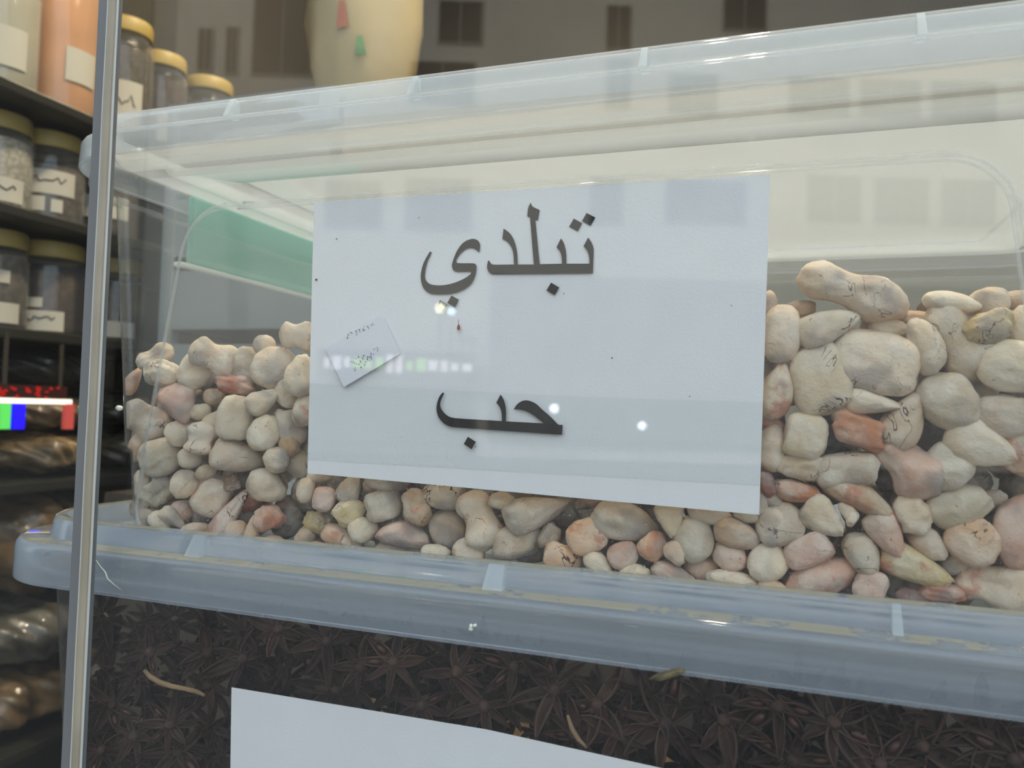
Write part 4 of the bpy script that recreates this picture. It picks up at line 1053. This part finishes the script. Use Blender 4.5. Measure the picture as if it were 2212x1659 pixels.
def jar(px, py, shelf, r, mat_c, label, lid=True, fill=0.9, tags=(), lid_h=0.022, zadd=0.0):
    top = on_x(px, py, XJ); z0 = SZ[shelf]; h = max(0.09, top[2] + lid_h / 2 - z0 + zadd)
    if shelf < 5: h = min(h, SZ[shelf + 1] - 0.020 - z0)
    root = empty('jar', (XJ, top[1], z0)); tag(root, label, 'jar', 'jars on the wall shelves')
    hb = h - lid_h
    lathe('jar_body', [(r * .90, 0.0), (r * .98, 0.004), (r, 0.012), (r, hb * .86), (r * .96, hb * .92), (r * .84, hb * .97), (r * .82, hb + 0.004)], m_clear, root, 40)
    lathe('contents', [(r * .88, 0.003), (r * .95, 0.010), (r * .965, hb * .4), (r * .965, hb * fill * .9), (r * .90, hb * fill * .95), (r * .4, hb * fill * .98), (0.0001, hb * fill)], mat_c, root, 36)
    if lid:
        vs, fs = [], []
        pr = [(r * .90, hb - 0.001), (r * .935, hb + 0.002), (r * .935, h - 0.004), (r * .90, h - 0.0008), (r * .80, h), (r * .78, h - 0.0015), (0.0, h - 0.0015)]
        N = 72
        for k in range(N):
            a = 2 * math.pi * k / N
            for j, (q, z) in enumerate(pr):
                g = 0.0006 if (k % 2 and j in (1, 2)) else 0.0
                vs.append(((q - g) * math.cos(a), (q - g) * math.sin(a), z))
        n = len(pr)
        for k in range(N):
            k2 = (k + 1) % N
            for j in range(n - 1): fs.append((k * n + j, k2 * n + j, k2 * n + j + 1, k * n + j + 1))
        o = mesh_obj('lid', vs, fs, m_lid, root, smooth=True); o.data.set_sharp_from_angle(angle=math.radians(40))
    a0 = math.atan2(CAM[1] - top[1], CAM[0] - XJ)
    for (da, wa, zl, zh, scr) in tags:
        vs, fs = [], []
        for k in range(13):
            a = a0 + da - wa + 2 * wa * k / 12
            for z in (zl * hb, zh * hb): vs.append(((r + 0.0006) * math.cos(a), (r + 0.0006) * math.sin(a), z))
        for k in range(12): fs.append((2 * k, 2 * k + 2, 2 * k + 3, 2 * k + 1))
        lo = mesh_obj('jar_label', vs, fs, m_tag, root, smooth=True)
        if scr:
            rs = random.Random(int(px * 7 + py)); vs, fs = [], []
            zc = (zl * .45 + zh * .55) * hb; hh = (zh - zl) * hb * 0.22
            a = a0 + da + wa * .65
            pts = []
            while a > a0 + da - wa * .65:
                pts.append((a, zc + rs.choice((0, 0, 1, -.5, .4)) * hh * .7)); a -= wa * rs.uniform(.07, .16)
            P = [((r + 0.0011) * math.cos(a), (r + 0.0011) * math.sin(a), z) for a, z in pts]
            tube('handwriting', P, [0.0010] * len(P), m_scr, lo, 5)
    return root
c_white = content('white_grains', (176, 172, 158), 170, .55)
c_grey = content('grey_brown_spice', (92, 84, 74), 130, .5)
c_dark = content('dark_brown_spice', (78, 62, 50), 110, .5)
c_orange = content('orange_powder', (206, 152, 108), 14, .82)
c_pale = content('pale_grey_powder', (170, 166, 148), 15, .9)
jar(0, 190, 4, 0.043, c_white, 'jar of white grains with a lettered label under the top shelf', tags=((0.05, .75, .12, .40, True),), fill=.93)
jar(115, 245, 4, 0.045, c_grey, 'jar of grey-brown spice with three white labels under the top shelf', tags=((-.12, .85, .38, .68, True), (-.30, .20, .16, .34, False), (0.22, .16, .16, .32, False)), fill=.8)
jar(238, 300, 4, 0.045, c_dark, 'jar of dark spice half behind the glass joint', tags=((0, .7, .3, .6, True),))
jar(-8, 478, 3, 0.041, c_grey, 'jar of grey spice with a blank label on the middle shelf', tags=((0.2, .6, .08, .32, False), (0.25, .2, .55, .7, False)), fill=.95)
jar(112, 515, 3, 0.047, c_dark, 'wide jar of dark brown spice with a low lettered label', tags=((-.30, .72, .05, .30, True), (-.45, .30, .34, .46, False)), fill=.85)
jar(256, 560, 3, 0.040, c_dark, 'jar of dark brown spice beside the bin corner', tags=((0, .7, .08, .30, False),))
jar(5, 20, 5, 0.045, c_pale, 'tall jar of pale grey powder on the top shelf', zadd=0.06, tags=((0, .7, .2, .5, False),))
jar(140, 5, 5, 0.048, c_orange, 'tall jar of orange powder on the top shelf', zadd=0.07, tags=((.55, .45, .22, .42, False),), fill=.96)
jar(276, 68, 5, 0.040, c_grey, 'yellow-lidded jar just past the glass joint on the top shelf', tags=((-.1, .75, .15, .55, True),))
jar(352, 140, 5, 0.040, c_dark, 'yellow-lidded jar of dark spice in the middle of the top shelf', tags=((.4, .5, .2, .5, True),))
jar(452, 192, 5, 0.044, c_grey, 'last yellow-lidded jar visible over the bin lid')
def bag(px, hy, hz, shelf, lift, mat, label, hx=0.085, tw=0.0, x=-1.0):
    c = on_x(px, 900, x); z0 = SZ[shelf] + lift
    bm = bmesh.new(); bmesh.ops.create_icosphere(bm, subdivisions=5, radius=1.0)
    o_ = sr.uniform(0, 9, 3)
    for v in bm.verts:
        d = np.array(v.co); n = (abs(d) ** np.array([2.6, 3.2, 2.3])).sum() ** (1 / 2.6); q = d / n
        w = 0.05 * math.sin(7 * q[1] + o_[0] + 3 * q[0]) + 0.04 * math.sin(11 * q[0] + 5 * q[2] + o_[1]) + 0.03 * math.sin(17 * q[1] + 9 * q[2] + o_[2])
        q = q * (1 + w)
        v.co = (q[0] * hx, q[1] * hy + q[2] * tw, (q[2] * (1 - 0.35 * abs(q[1]) ** 3)) * hz)
    zm = min(v.co.z for v in bm.verts)
    o = bm_obj('spice_bag', bm, mat, None, True); o.location = (x, c[1], z0 - zm)
    tag(o, label, 'bag', 'clear bags on the wall shelves'); return o
b_beige = bag_mat('bag_of_beige_grain', (150, 128, 94), (100, 82, 58), 60)
b_olive = bag_mat('bag_of_dark_leaves', (54, 54, 42), (34, 34, 28), 50)
b_brown = bag_mat('bag_of_brown_bark', (120, 96, 62), (66, 52, 36), 36)
b_clear = bag_mat('bag_of_pale_roots', (120, 118, 108), (96, 94, 86), 30)
b_bark = bag_mat('bag_of_light_bark', (124, 100, 66), (70, 54, 36), 30)
b_grey = bag_mat('bag_of_grey_roots', (104, 100, 88), (66, 62, 52), 40)
bag(70, .068, .029, 2, 0, b_beige, 'clear bag of beige grain beneath the coloured light strips')
bag(262, .066, .028, 2, 0, b_grey, 'clear bag of grey roots behind the glass joint')
bag(70, .066, .025, 2, .062, b_beige, 'second clear bag of beige grain on top of the first', hx=.075)
bag(262, .064, .030, 2, .060, b_olive, 'dark bag of leaves behind the glass joint', hx=.075)
bag(90, .080, .026, 2, .122, b_olive, 'dark bag of leaves right under the middle shelf', hx=.07)
bag(50, .094, .072, 1, .172, b_brown, 'big bag of brown bark under the lowest visible shelf')
bag(285, .076, .070, 1, .172, b_brown, 'bag of brown bark seen between glass joint and bin')
bag(40, .085, .040, 1, .084, b_grey, 'shiny crinkled bag of grey roots beside the dusty lid')
bag(250, .066, .039, 1, .085, b_clear, 'pale clear bag leaning beside the lower bin', tw=.02)
bag(20, .080, .038, 1, 0, b_bark, 'bag of brown bark low by the glass joint')
bag(222, .068, .038, 1, 0, b_brown, 'flat bag of brown bark beneath the pale leaning bag')
# reflection of an LED sign, built as glowing strips hung from the shelf
XD = -0.888
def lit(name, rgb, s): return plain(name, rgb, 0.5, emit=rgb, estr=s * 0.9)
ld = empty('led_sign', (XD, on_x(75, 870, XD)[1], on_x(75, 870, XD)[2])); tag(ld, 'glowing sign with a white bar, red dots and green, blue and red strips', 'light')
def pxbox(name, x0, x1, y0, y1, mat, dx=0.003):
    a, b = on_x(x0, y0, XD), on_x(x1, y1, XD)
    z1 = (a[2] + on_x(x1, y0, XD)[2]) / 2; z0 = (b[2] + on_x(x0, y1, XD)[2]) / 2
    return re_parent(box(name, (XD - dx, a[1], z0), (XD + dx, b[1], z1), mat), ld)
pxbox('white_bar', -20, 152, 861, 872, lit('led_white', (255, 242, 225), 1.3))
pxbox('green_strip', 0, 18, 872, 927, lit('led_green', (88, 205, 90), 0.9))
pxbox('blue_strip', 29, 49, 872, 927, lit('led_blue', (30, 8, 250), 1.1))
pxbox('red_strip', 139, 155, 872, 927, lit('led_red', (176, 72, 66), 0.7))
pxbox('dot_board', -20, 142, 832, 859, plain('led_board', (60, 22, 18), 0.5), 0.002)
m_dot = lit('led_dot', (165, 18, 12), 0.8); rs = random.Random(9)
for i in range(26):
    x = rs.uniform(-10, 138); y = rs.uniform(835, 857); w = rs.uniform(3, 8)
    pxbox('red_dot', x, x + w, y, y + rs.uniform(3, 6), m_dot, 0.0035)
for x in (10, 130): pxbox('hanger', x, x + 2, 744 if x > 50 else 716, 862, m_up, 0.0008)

# ------------------------------------------------------------------ things behind the bins
bc = empty('back_counter', (0.1, 0.75, 0)); tag(bc, 'dark counter behind the stacked bins carrying carton, crate and sack', 'counter')
m_cnt = plain('counter_board', (70, 62, 52), 0.6)
re_parent(box('counter_body', (-0.80, 0.47, 0), (1.30, 1.05, 1.10), m_cnt), bc)
re_parent(box('counter_top', (-0.81, 0.45, 1.10), (1.32, 1.07, 1.13), m_cnt), bc)
m_card = plain('cream_cardboard', (134, 129, 116), 0.85, var=0.04, vscale=10)
m_tape = plain('packing_tape', (198, 180, 140), 0.4)
xa, xb = on_y(735, 400, 0.50)[0], 0.62
za = on_y(1500, 130, 0.50)[2]
ct = empty('carton', ((xa + xb) / 2, 0.62, 1.13)); tag(ct, 'cream cardboard carton standing behind the bin of baobab seeds', 'carton')
re_parent(box('carton_body', (xa, 0.50, 1.13), (xb, 0.85, za), m_card, None, 0.003), ct)
re_parent(box('flap', (xa + 0.002, 0.502, za), (xb - 0.002, 0.674, za + 0.003), m_card), ct)
re_parent(box('flap', (xa + 0.002, 0.676, za), (xb - 0.002, 0.848, za + 0.003), m_card), ct)
re_parent(box('tape', (xa - 0.001, 0.64, za + 0.003), (xb + 0.001, 0.71, za + 0.0036), m_tape), ct)
m_crate = plain('grey_crate_plastic', (112, 122, 126), 0.5)
xc = on_y(390, 400, 0.52)[0]; zc = on_y(780, 205, 0.52)[2]
cr = empty('crate', ((xc + xa) / 2, 0.65, 1.13)); tag(cr, 'blue-grey slatted plastic crate behind the teal clip under the cream sack', 'crate')
re_parent(box('crate_base', (xc, 0.50, 1.13), (xa - 0.02, 0.82, 1.145), m_crate), cr)
ns = 5
for i in range(ns):
    z0 = 1.150 + (zc - 1.155) * i / ns; z1 = z0 + (zc - 1.155) / ns * 0.80
    for y0, y1 in ((0.50, 0.508), (0.812, 0.82)): re_parent(box('slat', (xc, y0, z0), (xa - 0.02, y1, z1), m_crate), cr)
    for x0, x1 in ((xc, xc + 0.008), (xa - 0.028, xa - 0.02)): re_parent(box('slat', (x0, 0.508, z0), (x1, 0.812, z1), m_crate), cr)
for x in (xc + 0.004, xa - 0.024):
    for y in (0.506, 0.814): re_parent(box('corner_post', (x - 0.009, y - 0.009, 1.13), (x + 0.009, y + 0.009, zc), m_crate), cr)
re_parent(box('crate_cover', (xc - 0.004, 0.495, zc), (xa - 0.016, 0.825, zc + 0.006), m_crate), cr)
# plump cream sack with faded red and green print
p0 = on_y(775, 40, 0.62); zb = max(zc + 0.006, za + 0.0036)
m_sack = plain('cream_sack_plastic', (166, 152, 116), 0.35, var=0.10, vscale=9)
hw = abs(on_y(890, 40, 0.62)[0] - on_y(662, 40, 0.62)[0]) / 2
sk = empty('flour_sack', (p0[0], 0.64, zb)); tag(sk, 'plump cream sack with faded red and green print on the crate', 'sack')
prof = [(hw * .25, 0.0), (hw * .50, 0.004), (hw * .72, 0.03), (hw * .92, 0.085), (hw * 1.02, 0.15), (hw * .98, 0.22), (hw * .80, 0.27), (hw * .4, 0.30), (hw * .2, 0.31)]
so = lathe('sack_body', prof, m_sack, sk, 56)
for v in so.data.vertices:
    a = math.atan2(v.co.y, v.co.x); k = 1 + 0.03 * math.sin(5 * a + 20 * v.co.z) + 0.02 * math.sin(9 * a - 33 * v.co.z); v.co.x *= k; v.co.y *= k * 0.8
lathe('tied_neck', [(hw * .2, 0.31), (hw * .12, 0.325), (hw * .2, 0.345), (hw * .3, 0.36)], m_sack, sk, 24)
def sack_print(name, px, py, w, h, mat):
    c = on_y(px, py, 0.62); vs, fs = [], []
    n = 9
    for i in range(n):
        for j in range(n):
            x = c[0] - p0[0] + (i / (n - 1) - .5) * w * (1 - .5 * (j / (n - 1))); z = c[2] - zb + (j / (n - 1) - .5) * h
            R = np.interp(z, [q[1] for q in prof], [q[0] for q in prof]) * 1.055
            vs.append((x, -0.8 * math.sqrt(max(R * R - x * x, 1e-6)) - 0.002, z))
    for i in range(n - 1):
        for j in range(n - 1): fs.append((i * n + j, (i + 1) * n + j, (i + 1) * n + j + 1, i * n + j + 1))
    mesh_obj(name, vs, fs, mat, sk, smooth=True)
sack_print('red_print', 782, 70, 0.018, 0.035, plain('faded_red_print', (166, 92, 66), 0.5))
sack_print('green_print', 812, 128, 0.015, 0.024, plain('faded_green_print', (92, 140, 92), 0.5))
